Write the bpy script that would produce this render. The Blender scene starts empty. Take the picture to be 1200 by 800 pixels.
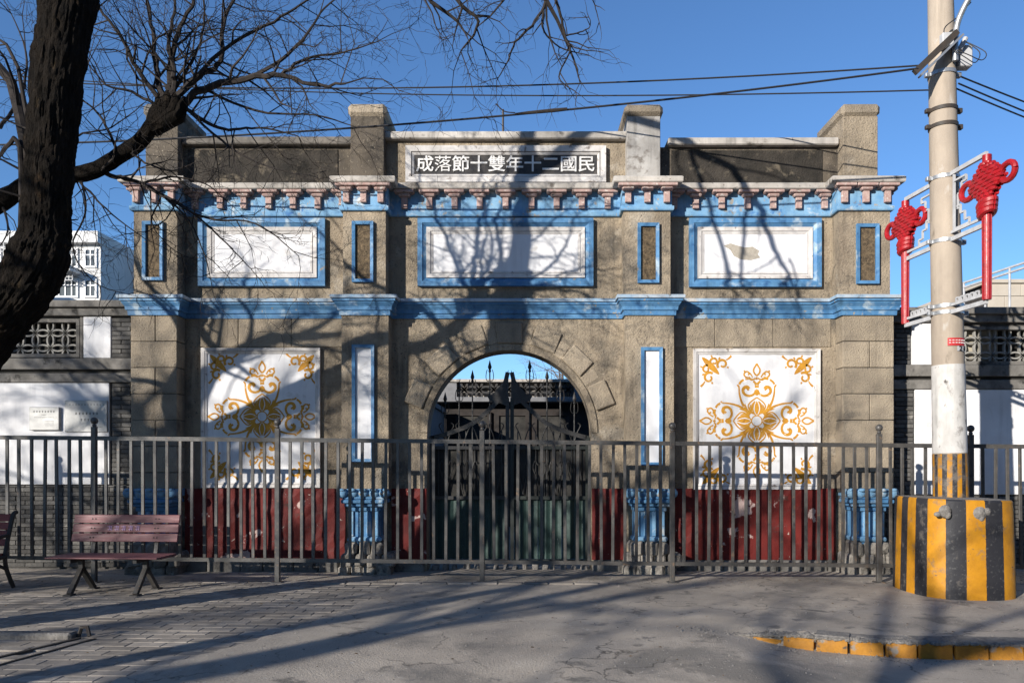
import bpy, math, random
from mathutils import Vector, noise
PI = math.pi
R = math.radians
# ------------------------------------------------------------------ camera, sky, sun, exposure
scene = bpy.context.scene
CAM_Y, CAM_Z, FPX = -11.66, 1.6, 933.0
cam_d = bpy.data.cameras.new('camera'); cam = bpy.data.objects.new('camera', cam_d)
scene.collection.objects.link(cam)
cam.location = (0, CAM_Y, CAM_Z); cam.rotation_euler = (R(90), 0, 0)
cam_d.sensor_width = 36; cam_d.lens = FPX/1200*36
cam_d.shift_x = -20/1200; cam_d.shift_y = 140/1200; cam_d.clip_end = 2000
scene.camera = cam
SUN_DIR = Vector((-0.88, -1.0, 0.39)).normalized()          # towards the sun
el = math.asin(SUN_DIR.z); az = math.atan2(SUN_DIR.x, SUN_DIR.y)
world = bpy.data.worlds.new('World'); scene.world = world; world.use_nodes = True
wn = world.node_tree.nodes; bg = wn['Background']
sky = wn.new('ShaderNodeTexSky'); sky.sky_type = 'NISHITA'; sky.sun_disc = False
sky.sun_elevation = el; sky.sun_rotation = az; sky.air_density = 1.0; sky.dust_density = 0.0; sky.ozone_density = 5.8; sky.altitude = 800
world.node_tree.links.new(sky.outputs[0], bg.inputs[0]); bg.inputs[1].default_value = 0.12
sun_d = bpy.data.lights.new('sun', 'SUN'); sun_d.energy = 4.9; sun_d.angle = R(0.53); sun_d.color = (1.0, 0.945, 0.865)
sun = bpy.data.objects.new('sun', sun_d); scene.collection.objects.link(sun)
sun.rotation_euler = SUN_DIR.to_track_quat('Z', 'Y').to_euler(); sun.location = (-8, -10, 12)
vs = scene.view_settings
vs.view_transform = 'Standard'; vs.look = 'None'; vs.exposure = 0.62; vs.gamma = 1.0; vs.use_curve_mapping = False

# ------------------------------------------------------------------ helpers
rnd = random.Random(7)
COL = scene.collection
def px(u, v, y=0.0):                    # reading of the photograph on the plane at depth y, used while measuring
    s = FPX/(y-CAM_Y)
    return Vector(((u-620)/s, y, CAM_Z+(540-v)/s))
def wloc(o):
    v = Vector((0, 0, 0))
    while o is not None: v += o.location; o = o.parent
    return v
class MB:
    def __init__(s): s.v = []; s.f = []; s.smooth = False
    def add(s, vs_, fs):
        n = len(s.v); s.v += [tuple(v) for v in vs_]; s.f += [tuple(i+n for i in f) for f in fs]
    def box(s, x0, x1, y0, y1, z0, z1):
        s.add([(x0,y0,z0),(x1,y0,z0),(x1,y1,z0),(x0,y1,z0),(x0,y0,z1),(x1,y0,z1),(x1,y1,z1),(x0,y1,z1)],
              [(0,3,2,1),(4,5,6,7),(0,1,5,4),(1,2,6,5),(2,3,7,6),(3,0,4,7)])
    def cbox(s, x0, x1, y0, y1, z0, z1, c=0.01, jit=0.0):     # box with chamfered edges
        c = min(c, .45*(x1-x0), .45*(y1-y0), .45*(z1-z0)); X = (x0,x1); Y = (y0,y1); Z = (z0,z1); vs_ = []; idx = {}
        for i in (0,1):
            for j in (0,1):
                for k in (0,1):
                    sx, sy, sz = (c,-c)[i], (c,-c)[j], (c,-c)[k]
                    q = [rnd.uniform(-jit, jit) for _ in range(3)]
                    for a, d in enumerate(((0,sy,sz),(sx,0,sz),(sx,sy,0))):
                        idx[i,j,k,a] = len(vs_); vs_.append((X[i]+d[0]+q[0], Y[j]+d[1]+q[1], Z[k]+d[2]+q[2]))
        I = lambda i,j,k,a: idx[i,j,k,a]
        fs = []
        for i in (0,1): fs.append([I(i,0,0,0),I(i,1,0,0),I(i,1,1,0),I(i,0,1,0)])
        for j in (0,1): fs.append([I(0,j,0,1),I(1,j,0,1),I(1,j,1,1),I(0,j,1,1)])
        for k in (0,1): fs.append([I(0,0,k,2),I(1,0,k,2),I(1,1,k,2),I(0,1,k,2)])
        for i in (0,1):
            for j in (0,1): fs.append([I(i,j,0,0),I(i,j,1,0),I(i,j,1,1),I(i,j,0,1)])
            for k in (0,1): fs.append([I(i,0,k,0),I(i,1,k,0),I(i,1,k,2),I(i,0,k,2)])
            for j in (0,1):
                for k in (0,1): fs.append([I(i,j,k,0),I(i,j,k,1),I(i,j,k,2)])
        for j in (0,1):
            for k in (0,1): fs.append([I(0,j,k,1),I(1,j,k,1),I(1,j,k,2),I(0,j,k,2)])
        s.add(vs_, fs)
    def tube(s, pts, rad, n=6, cap=True, wob=0.0, seed=0, ridge=0.0):
        pts = [Vector(p) for p in pts]
        if not hasattr(rad, '__len__'): rad = [rad]*len(pts)
        base = len(s.v); up = Vector((0.13, 0.31, 0.94)); m = len(pts); prev = None
        for i, p in enumerate(pts):
            d = (pts[min(i+1, m-1)]-pts[max(i-1, 0)])
            if d.length < 1e-9: d = Vector((0,0,1))
            d.normalize()
            if prev is None:
                a = d.cross(up)
                if a.length < .05: a = d.cross(Vector((1,0,0)))
            else:
                a = prev - d*prev.dot(d)
                if a.length < 1e-6: a = d.cross(up)
            a.normalize(); b = d.cross(a); prev = a
            for k in range(n):
                t = 2*PI*k/n; q = a*math.cos(t)+b*math.sin(t); r = rad[i]
                if wob: r *= 1+wob*(noise.noise((p+q*.12)*7+Vector((seed,0,0)))+.6*noise.noise((p+q*.2)*19)+.5*noise.noise(Vector((t*4, p.z*1.5, seed))))
                if ridge: r *= 1-ridge*(1-min(1, 3.2*abs(noise.noise(Vector((math.cos(t)*6.5+seed, math.sin(t)*6.5, p.z*4.6+.8*math.sin(t*3)))))))-ridge*.5*(1-min(1, 3*abs(noise.noise(Vector((math.cos(t)*15, math.sin(t)*15+seed, p.z*13))))))
                s.v.append(tuple(p+q*r))
        for i in range(m-1):
            for k in range(n):
                k2 = (k+1) % n
                s.f.append((base+i*n+k, base+i*n+k2, base+(i+1)*n+k2, base+(i+1)*n+k))
        if cap and n > 2:
            s.f.append(tuple(base+k for k in range(n))[::-1]); s.f.append(tuple(base+(m-1)*n+k for k in range(n)))
    def bar(s, a, b, w, h=None, up=(0,0,1)):                   # rectangular bar from a to b
        a, b = Vector(a), Vector(b); h = h or w; d = (b-a).normalized(); u = Vector(up)
        x = d.cross(u)
        if x.length < 1e-4: x = d.cross(Vector((0,1,0)))
        x.normalize(); z = x.cross(d); vs_ = []
        for p in (a, b):
            for i, j in ((-1,-1),(1,-1),(1,1),(-1,1)): vs_.append(p+x*(i*w/2)+z*(j*h/2))
        s.add(vs_, [(0,1,2,3),(7,6,5,4),(0,4,5,1),(1,5,6,2),(2,6,7,3),(3,7,4,0)])
    def lathe(s, c, prof, n=16, sx=1.0, sy=1.0, rot=0.0):
        base = len(s.v); c = Vector(c)
        for r, z in prof:
            for k in range(n):
                t = 2*PI*k/n+rot; s.v.append((c.x+r*math.cos(t)*sx, c.y+r*math.sin(t)*sy, c.z+z))
        for i in range(len(prof)-1):
            for k in range(n):
                k2 = (k+1) % n; s.f.append((base+i*n+k, base+i*n+k2, base+(i+1)*n+k2, base+(i+1)*n+k))
        s.f.append(tuple(base+k for k in range(n))[::-1]); s.f.append(tuple(base+(len(prof)-1)*n+k for k in range(n)))
    def ball(s, c, r, n=12, sx=1, sy=1, sz=1, m=8):
        s.lathe(c, [(max(1e-4, r*math.sin(PI*i/m)), -r*sz*math.cos(PI*i/m)) for i in range(m+1)], n, sx, sy)
    def prism(s, poly, y0, y1):                                # outline in (x, z) extruded along y
        n = len(poly)
        s.add([(x, y0, z) for x, z in poly]+[(x, y1, z) for x, z in poly],
              [tuple(range(n)), tuple(range(2*n-1, n-1, -1))]+[(i, i+n, (i+1) % n+n, (i+1) % n) for i in range(n)])
    def sweep(s, path, prof):                                  # closed profile (out, z) swept along a plan path, outward to the right hand
        path = [Vector(p) for p in path]; m = len(path); n = len(prof); base = len(s.v)
        for i, p in enumerate(path):
            ns = []
            for a, b in ((i-1, i), (i, i+1)):
                if a >= 0 and b < m:
                    d = (path[b]-path[a]).normalized(); ns.append(Vector((d.y, -d.x)))
            o = ns[0] if len(ns) == 1 else (ns[0]+ns[1])/(1+ns[0].dot(ns[1]))
            for out, z in prof: s.v.append((p.x+o.x*out, p.y+o.y*out, z))
        for i in range(m-1):
            for k in range(n):
                k2 = (k+1) % n; s.f.append((base+i*n+k, base+(i+1)*n+k, base+(i+1)*n+k2, base+i*n+k2))
        s.f.append(tuple(base+k for k in range(n))); s.f.append(tuple(base+(m-1)*n+k for k in range(n))[::-1])
    def frame(s, x0, x1, z0, z1, w, y0, y1, slope=0.0):        # picture frame, front at y0, back at y1; slope lets the inner edge fall back
        o = [(x0,z0),(x1,z0),(x1,z1),(x0,z1)]; i_ = [(x0+w,z0+w),(x1-w,z0+w),(x1-w,z1-w),(x0+w,z1-w)]
        vs_ = [(x,y1,z) for x,z in o]+[(x,y0,z) for x,z in o]+[(x,y0+slope,z) for x,z in i_]+[(x,y1,z) for x,z in i_]
        fs = []
        for a in range(3):
            for k in range(4): k2 = (k+1) % 4; fs.append((a*4+k, a*4+k2, a*4+4+k2, a*4+4+k))
        s.add(vs_, fs)
    def mesh(s, name, off=(0,0,0)):
        me = bpy.data.meshes.new(name); o = Vector(off)
        me.from_pydata([(v[0]-o.x, v[1]-o.y, v[2]-o.z) for v in s.v], [], s.f); me.validate(); me.update()
        import bmesh
        bm = bmesh.new(); bm.from_mesh(me); bmesh.ops.recalc_face_normals(bm, faces=bm.faces); bm.to_mesh(me); bm.free()
        if s.smooth:
            me.polygons.foreach_set('use_smooth', [True]*len(me.polygons)); me.set_sharp_from_angle(angle=R(40))
        return me
def tag(o, label=None, cat=None, group=None, kind=None):
    for k, v in (('label', label), ('category', cat), ('group', group), ('kind', kind)):
        if v: o[k] = v
    return o
def put(name, me, parent=None, loc=None):
    o = bpy.data.objects.new(name, me); COL.objects.link(o)
    if parent: o.parent = parent
    if loc is not None: o.location = Vector(loc)-wloc(parent)
    return o
def obj(name, mb, mat, parent=None, smooth=False):
    mb.smooth = smooth or mb.smooth
    me = mb.mesh(name, wloc(parent)); me.materials.append(mat); return put(name, me, parent)
def thing(name, label, cat, loc=(0,0,0), group=None):
    o = bpy.data.objects.new(name, None); COL.objects.link(o); o.location = loc; o.empty_display_size = .2
    return tag(o, label, cat, group)
def shared(name, mb, mat):
    me = mb.mesh(name); me.materials.append(mat); return me
def smooth_path(pts, k=6):
    pts = [Vector(p) for p in pts]; out = []
    for i in range(len(pts)-1):
        p0, p1, p2, p3 = pts[max(i-1,0)], pts[i], pts[i+1], pts[min(i+2,len(pts)-1)]
        for j in range(k):
            t = j/k; out.append(.5*((2*p1)+(p2-p0)*t+(2*p0-5*p1+4*p2-p3)*t*t+(3*p1-p0-3*p2+p3)*t**3))
    return out+[pts[-1]]
def text_mesh(ch, size):
    c = bpy.data.curves.new('t', 'FONT'); c.body = ch; c.size = size; c.align_x = 'CENTER'; c.align_y = 'CENTER'
    c.extrude = 0.006; c.resolution_u = 2
    if ch and ord(ch[0]) > 255: c.offset = size*(.012 if ch != '落' else .0)
    o = bpy.data.objects.new('t', c); COL.objects.link(o)
    bpy.context.view_layer.update()
    me = bpy.data.meshes.new_from_object(o.evaluated_get(bpy.context.evaluated_depsgraph_get()))
    bpy.data.objects.remove(o); return me

# ------------------------------------------------------------------ materials
def M(name, c1, c2=None, scale=6.0, rough=.85, bump=.0, bscale=60.0, big=.0, island=.0, spots=(), metal=0.0, spec=.3, stretch=None, dist=.01, coat=0, streak=.0):
    m = bpy.data.materials.new(name); m.use_nodes = True; nt = m.node_tree; N = nt.nodes; L = nt.links.new
    b = N['Principled BSDF']; b.inputs['Roughness'].default_value = rough; b.inputs['Metallic'].default_value = metal
    b.inputs['Specular IOR Level'].default_value = spec
    g = N.new('ShaderNodeNewGeometry'); pos = g.outputs['Position']
    if stretch:
        mp = N.new('ShaderNodeMapping'); L(pos, mp.inputs[0]); mp.inputs['Scale'].default_value = stretch; pos = mp.outputs[0]
    def nz(sc, det=6, rg=.62, off=0, d=0):
        n = N.new('ShaderNodeTexNoise'); n.inputs['Scale'].default_value = sc; n.inputs['Detail'].default_value = det
        n.inputs['Roughness'].default_value = rg; n.inputs['Distortion'].default_value = d
        if off:
            a = N.new('ShaderNodeVectorMath'); a.operation = 'ADD'; L(pos, a.inputs[0]); a.inputs[1].default_value = (off, off*1.7, off*.6); L(a.outputs[0], n.inputs['Vector'])
        else: L(pos, n.inputs['Vector'])
        return n.outputs['Fac']
    def rng(f, lo, hi, a=0., z=1.):
        r = N.new('ShaderNodeMapRange'); L(f, r.inputs[0]); r.inputs[1].default_value = lo; r.inputs[2].default_value = hi
        r.inputs[3].default_value = a; r.inputs[4].default_value = z; return r.outputs[0]
    def mix(f, a, c, mode='MIX'):
        x = N.new('ShaderNodeMix'); x.data_type = 'RGBA'; x.blend_type = mode
        if isinstance(f, float): x.inputs[0].default_value = f
        else: L(f, x.inputs[0])
        for s_, q in ((6, a), (7, c)):
            if isinstance(q, tuple): x.inputs[s_].default_value = (*q, 1)
            else: L(q, x.inputs[s_])
        return x.outputs[2]
    c2 = c2 or c1
    col = mix(rng(nz(scale), .33, .67), c1, c2)
    for (sc_col, ssc, lo, hi, off) in spots: col = mix(rng(nz(ssc, 8, .6, off, .3), lo, hi), col, sc_col)
    def scl(col, f):
        x = N.new('ShaderNodeVectorMath'); x.operation = 'SCALE'; L(col, x.inputs[0]); L(f, x.inputs['Scale']); return x.outputs[0]
    if big: col = scl(col, rng(nz(.9, 5, .6, 31), .3, .7, 1-big, 1+big*.4))
    if streak:
        sm = N.new('ShaderNodeMapping'); L(g.outputs['Position'], sm.inputs[0]); sm.inputs['Scale'].default_value = (9, 9, .55)
        sn = N.new('ShaderNodeTexNoise'); sn.inputs['Scale'].default_value = 1.0; sn.inputs['Detail'].default_value = 7; sn.inputs['Roughness'].default_value = .65; L(sm.outputs[0], sn.inputs['Vector'])
        mm = N.new('ShaderNodeMath'); mm.operation = 'MULTIPLY'; L(rng(sn.outputs['Fac'], .50, .68), mm.inputs[0]); L(rng(nz(1.7, 4, .6, 51), .38, .62), mm.inputs[1])
        col = scl(col, rng(mm.outputs[0], 0, 1, 1, 1-streak))
    if island:
        oi = N.new('ShaderNodeObjectInfo'); ad = N.new('ShaderNodeMath'); ad.operation = 'ADD'
        L(g.outputs['Random Per Island'], ad.inputs[0]); L(oi.outputs['Random'], ad.inputs[1])
        fr = N.new('ShaderNodeMath'); fr.operation = 'FRACT'; L(ad.outputs[0], fr.inputs[0])
        col = scl(col, rng(fr.outputs[0], 0, 1, 1-island, 1+island))
    L(col, b.inputs['Base Color'])
    if coat: b.inputs['Coat Weight'].default_value = coat
    if bump:
        bp = N.new('ShaderNodeBump'); bp.inputs['Strength'].default_value = bump; bp.inputs['Distance'].default_value = dist
        L(nz(bscale, 5, .7, 3), bp.inputs['Height']); L(bp.outputs[0], b.inputs['Normal'])
        L(rng(nz(scale*2, 4, .6, 9), .3, .7, max(.05, rough-.12), min(1, rough+.1)), b.inputs['Roughness'])
    return m
m_stucco = M('roughcast', (.43,.35,.25), (.265,.215,.157), 2.6, .95, 1.0, 34, .35, spots=(((.13,.115,.095), 1.1, .55, .68, 4), ((.42,.36,.28), 1.4, .60, .66, 44), ((.40,.34,.26), 38, .62, .70, 8), ((.10,.085,.07), 34, .60, .68, 2)), dist=.03, streak=.55)
m_stucco_dk = M('sooty_shaded_roughcast', (.18,.147,.11), (.09,.076,.06), 2.4, .95, .9, 60, .35, spots=(((.05,.044,.038), 1.6, .52, .66, 4), ((.33,.28,.21), 38, .60, .68, 8)), dist=.02, streak=.5)  # soot, with shade of the parapets and left piers put into the colour
m_stone = M('stucco_stone', (.42,.345,.25), (.29,.24,.18), 3.0, .92, .9, 44, .25, .2, spots=(((.16,.14,.115), 1.6, .58, .7, 14), ((.13,.11,.09), 60, .62, .68, 2)), dist=.03, streak=.3)
m_soot = M('blackened_roughcast', (.065,.055,.044), (.02,.018,.015), 3.0, .97, .9, 34, .3, spots=(((.17,.14,.10), 5.0, .57, .68, 6),), dist=.03)
m_rough = M('pebble_infill', (.20,.145,.085), (.06,.045,.03), 26, .95, 1.0, 30, .2, dist=.03)
m_coping = M('weathered_coping', (.55,.51,.46), (.36,.33,.29), 3.5, .9, .35, 60, .35, spots=(((.12,.105,.09), 4.5, .58, .68, 5), ((.16,.12,.10), 20, .62, .7, 15)), dist=.006, streak=.5)
m_cop_dk = M('dirty_shaded_coping', (.22,.195,.165), (.10,.09,.078), 4, .92, .4, 60, .3, spots=(((.04,.036,.03), 5, .54, .66, 5),), dist=.006)  # dirt plus painted-in shade for the left coping and outer pier cap
m_white = M('white_plaster', (.74,.735,.74), (.64,.63,.63), 1.6, .8, .12, 40, .12, spots=(((.48,.45,.41), 3.0, .62, .74, 7), ((.52,.49,.46), 30, .69, .76, 17)), dist=.004, streak=.22)
m_white_old = M('old_white_paint', (.66,.63,.60), (.50,.47,.44), 5, .85, .3, 60, .2, spots=(((.22,.19,.17), 9, .60, .69, 11), ((.12,.11,.10), 4, .66, .74, 21)), dist=.005, streak=.45)
m_greywash = M('grey_limewash', (.43,.41,.38), (.30,.28,.255), 4, .88, .35, 50, .3, spots=(((.17,.15,.13), 5, .58, .68, 11), ((.52,.50,.48), 7, .60, .68, 21)), dist=.008, streak=.5)
m_blue = M('blue_paint', (.055,.175,.36), (.11,.26,.44), 7, .6, .3, 40, .3, spots=(((.36,.46,.54), 4.0, .56, .66, 12), ((.30,.27,.22), 8, .655, .675, 3), ((.03,.10,.24), 6, .58, .70, 23)), dist=.005, streak=.45)
m_blue_lt = M('faded_blue_paint', (.11,.27,.47), (.22,.385,.53), 5, .75, .4, 45, .25, spots=(((.50,.54,.55), 4.5, .57, .68, 12), ((.33,.29,.23), 9, .60, .66, 3), ((.045,.15,.36), 6, .58, .68, 25), ((.20,.17,.14), 22, .64, .68, 33)), dist=.008, streak=.35)
m_lip = M('bleached_blue_paint', (.44,.49,.53), (.24,.38,.53), 4, .8, .35, 50, .25, spots=(((.52,.51,.49), 6, .56, .66, 12), ((.12,.11,.10), 7, .62, .70, 3)), dist=.006, streak=.5)
m_bracket = M('worn_pink_bracket', (.46,.345,.305), (.34,.21,.185), 14, .9, .35, 70, .2, spots=(((.16,.13,.11), 12, .60, .68, 5), ((.55,.50,.45), 18, .58, .64, 19)), dist=.006)
m_red = M('oxblood_paint', (.145,.015,.012), (.09,.010,.009), 4, .7, .3, 30, .3, spots=(((.50,.37,.33), 2.4, .625, .645, 41), ((.42,.34,.29), 11, .665, .69, 22), ((.05,.025,.02), 3, .63, .72, 8)), dist=.008)
m_gold = M('ochre_paint', (.56,.27,.025), (.44,.20,.02), 14, .7, .0, spots=(((.68,.60,.48), 30, .62, .70, 4), ((.30,.13,.02), 9, .58, .68, 14)))
m_brick = M('grey_brick', (.125,.118,.108), (.075,.072,.068), 18, .95, .5, 60, .15, .35, spots=(((.24,.225,.20), 6, .60, .70, 3),), dist=.006)
m_mortar = M('grey_mortar', (.10,.095,.088), (.055,.052,.05), 9, .97, .5, 50, .2, dist=.006)
m_ledge = M('grey_stone_ledge', (.23,.215,.195), (.12,.112,.10), 5, .93, .5, 50, .3, spots=(((.035,.033,.03), 5, .56, .68, 5),), dist=.008)
m_lattice = M('cast_lattice', (.30,.29,.265), (.20,.19,.17), 14, .9, .3, 60, dist=.005)
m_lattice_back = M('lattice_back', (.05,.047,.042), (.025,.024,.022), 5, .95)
m_cream = M('cream_backing', (.40,.36,.28), (.32,.28,.21), 8, .9)
m_iron = M('dark_iron', (.022,.023,.025), (.04,.036,.032), 9, .55, .25, 60, spec=.4, spots=(((.10,.055,.03), 12, .66, .74, 6),), dist=.003)
m_fence = M('worn_steel_paint', (.078,.073,.067), (.048,.045,.042), 11, .45, .2, 70, spec=.55, spots=(((.15,.10,.065), 16, .60, .70, 6), ((.025,.025,.026), 7, .6, .7, 14)), dist=.002)
m_green = M('green_sheet', (.030,.060,.052), (.018,.037,.033), 6, .55, .3, 26, .3, spots=(((.16,.20,.18), 22, .66, .72, 7), ((.09,.05,.03), 9, .68, .74, 17)), dist=.006)
m_bark = M('dark_bark', (.022,.017,.013), (.008,.007,.006), 9, .95, 1.0, 34, .2, spots=(((.075,.046,.025), 3.6, .60, .70, 5), ((.05,.035,.02), 16, .62, .70, 15)), stretch=(1,1,.35), dist=.07, spec=.1)
m_twig = M('twig_bark', (.035,.028,.024), (.022,.018,.016), 12, .9)
m_twig_far = M('pale_twig', (.16,.125,.10), (.12,.095,.08), 12, .9)
m_plank = M('maroon_plank', (.165,.064,.067), (.12,.046,.05), 5, .6, .35, 36, spec=.4, island=.12, spots=(((.24,.15,.13), 14, .67, .74, 4),), stretch=(.35,4,4), dist=.004)
m_plank_red = M('red_plank', (.26,.055,.035), (.20,.04,.028), 5, .55, .3, 36, spec=.4, island=.12, stretch=(.35,4,4), dist=.004)
m_cast = M('cast_iron_leg', (.06,.056,.052), (.035,.033,.032), 12, .6, .3, 60, spots=(((.16,.10,.055), 14, .62, .7, 6),), dist=.003)
m_paver = M('grey_paver', (.32,.28,.235), (.22,.195,.168), 9, .93, .5, 55, .25, .22, spots=(((.11,.10,.088), 3, .6, .72, 5),), dist=.006)
m_ground = M('worn_concrete', (.42,.365,.30), (.31,.27,.225), 1.4, .93, .7, 46, .18, spots=(((.20,.18,.155), .8, .54, .66, 5), ((.19,.17,.145), 2.4, .60, .66, 39), ((.46,.42,.37), 24, .63, .69, 9), ((.10,.092,.082), 40, .66, .70, 19), ((.20,.18,.16), 5, .62, .70, 29)), dist=.012)
def cracks(m, scale, width, strength):
    nt = m.node_tree; N = nt.nodes; L = nt.links.new; b = N['Principled BSDF']
    g = N.new('ShaderNodeNewGeometry'); nzt = N.new('ShaderNodeTexNoise'); nzt.inputs['Scale'].default_value = 2.2; nzt.inputs['Detail'].default_value = 8; L(g.outputs['Position'], nzt.inputs['Vector'])
    ad = N.new('ShaderNodeVectorMath'); ad.operation = 'MULTIPLY_ADD'; L(nzt.outputs['Color'], ad.inputs[0]); ad.inputs[1].default_value = (.9,.9,.9); L(g.outputs['Position'], ad.inputs[2])
    v = N.new('ShaderNodeTexVoronoi'); v.feature = 'DISTANCE_TO_EDGE'; v.inputs['Scale'].default_value = scale; L(ad.outputs[0], v.inputs['Vector'])
    r = N.new('ShaderNodeMapRange'); L(v.outputs['Distance'], r.inputs[0]); r.inputs[1].default_value = 0; r.inputs[2].default_value = width; r.inputs[3].default_value = 1; r.inputs[4].default_value = 0
    n2 = N.new('ShaderNodeTexNoise'); n2.inputs['Scale'].default_value = .8; L(g.outputs['Position'], n2.inputs['Vector'])
    r2 = N.new('ShaderNodeMapRange'); L(n2.outputs['Fac'], r2.inputs[0]); r2.inputs[1].default_value = .46; r2.inputs[2].default_value = .58; r2.inputs[4].default_value = strength
    mu = N.new('ShaderNodeMath'); mu.operation = 'MULTIPLY'; L(r.outputs[0], mu.inputs[0]); L(r2.outputs[0], mu.inputs[1])
    old = b.inputs['Base Color'].links[0].from_socket; x = N.new('ShaderNodeMix'); x.data_type = 'RGBA'; L(mu.outputs[0], x.inputs[0]); L(old, x.inputs[6]); x.inputs[7].default_value = (.06,.053,.046,1); L(x.outputs[2], b.inputs['Base Color'])
cracks(m_ground, .8, .013, .85); cracks(m_stucco, .7, .006, .6); cracks(m_red, 1.6, .008, .7)
m_road = M('asphalt', (.16,.15,.14), (.11,.105,.10), 3, .9, .6, 60, .2, dist=.01)
m_joint = M('joint_dirt', (.055,.047,.04), (.035,.03,.027), 12, .97, .5, 60, dist=.006)
m_kerbY = M('yellow_kerb_paint', (.40,.18,.02), (.27,.12,.018), 8, .75, .6, 40, .3, spots=(((.22,.20,.175), 7, .57, .66, 6), ((.06,.05,.04), 12, .58, .68, 16)), dist=.01)
m_kerbG = M('crumbling_concrete', (.27,.25,.225), (.14,.13,.12), 18, .95, 1.0, 40, .2, dist=.02)
m_conc = M('pole_concrete', (.42,.35,.275), (.32,.265,.21), 3.5, .85, .2, 50, .2, spots=(((.20,.165,.125), 4, .60, .70, 4), ((.46,.42,.37), 6, .62, .7, 14)), stretch=(1,1,.5), dist=.004, streak=.3)
m_polewhite = M('whitewash', (.62,.60,.57), (.48,.46,.43), 6, .85, .25, 50, .2, spots=(((.25,.23,.21), 7, .58, .68, 4), ((.12,.11,.1), 11, .64, .7, 14)), stretch=(1,1,.6), dist=.004, streak=.5)
m_metal = M('galvanised', (.45,.46,.47), (.32,.33,.34), 10, .4, .1, 60, metal=.6, spec=.5)
m_whitemetal = M('white_enamel', (.46,.46,.465), (.34,.34,.345), 10, .5)
m_blackmetal = M('black_metal', (.035,.033,.03), (.06,.045,.035), 10, .6)
m_lantern = M('glossy_red_plastic', (.36,.010,.015), (.27,.007,.010), 9, .42, .2, 30, spec=.5, spots=(((.20,.012,.014), 14, .55, .68, 3),))
m_cable = M('cable_rubber', (.02,.02,.022), None, 9, .6)
m_plate_red = M('red_plate', (.45,.035,.04), (.38,.03,.03), 10, .5)
m_ink = M('black_ink', (.015,.015,.015), None, 5, .7)
m_steelplate = M('brushed_plaque', (.40,.395,.38), (.33,.325,.31), 14, .45, metal=.2, spec=.5)
m_text_white = M('white_lettering', (.72,.70,.67), (.58,.56,.53), 20, .8, .15, 60)
m_purple = M('lilac_ink', (.33,.22,.36), None, 5, .7)
m_bldg = M('white_render', (.70,.69,.67), (.62,.61,.59), .7, .85, big=.1, streak=.2)
m_bldg_grey = M('grey_brown_render', (.20,.165,.15), (.15,.125,.115), 1.5, .85)
m_glass = M('window_glass', (.05,.065,.075), (.09,.11,.125), .8, .12, spec=.6)
m_pvc = M('white_window_frame', (.70,.70,.70), None, 2, .6)
m_beige = M('beige_stone_tile', (.50,.44,.36), (.44,.385,.31), 3, .75, .1, 20, 0, .06)
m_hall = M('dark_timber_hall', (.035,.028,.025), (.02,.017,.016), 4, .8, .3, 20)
m_hallgrey = M('hall_grey_brick', (.20,.20,.205), (.15,.15,.155), 6, .9, .3, 40)
m_leaf = M('dry_leaf', (.16,.10,.045), (.09,.055,.025), 30, .9, island=.4)
m_box = M('grey_enamel_box', (.50,.50,.50), (.40,.40,.40), 12, .5)

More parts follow.
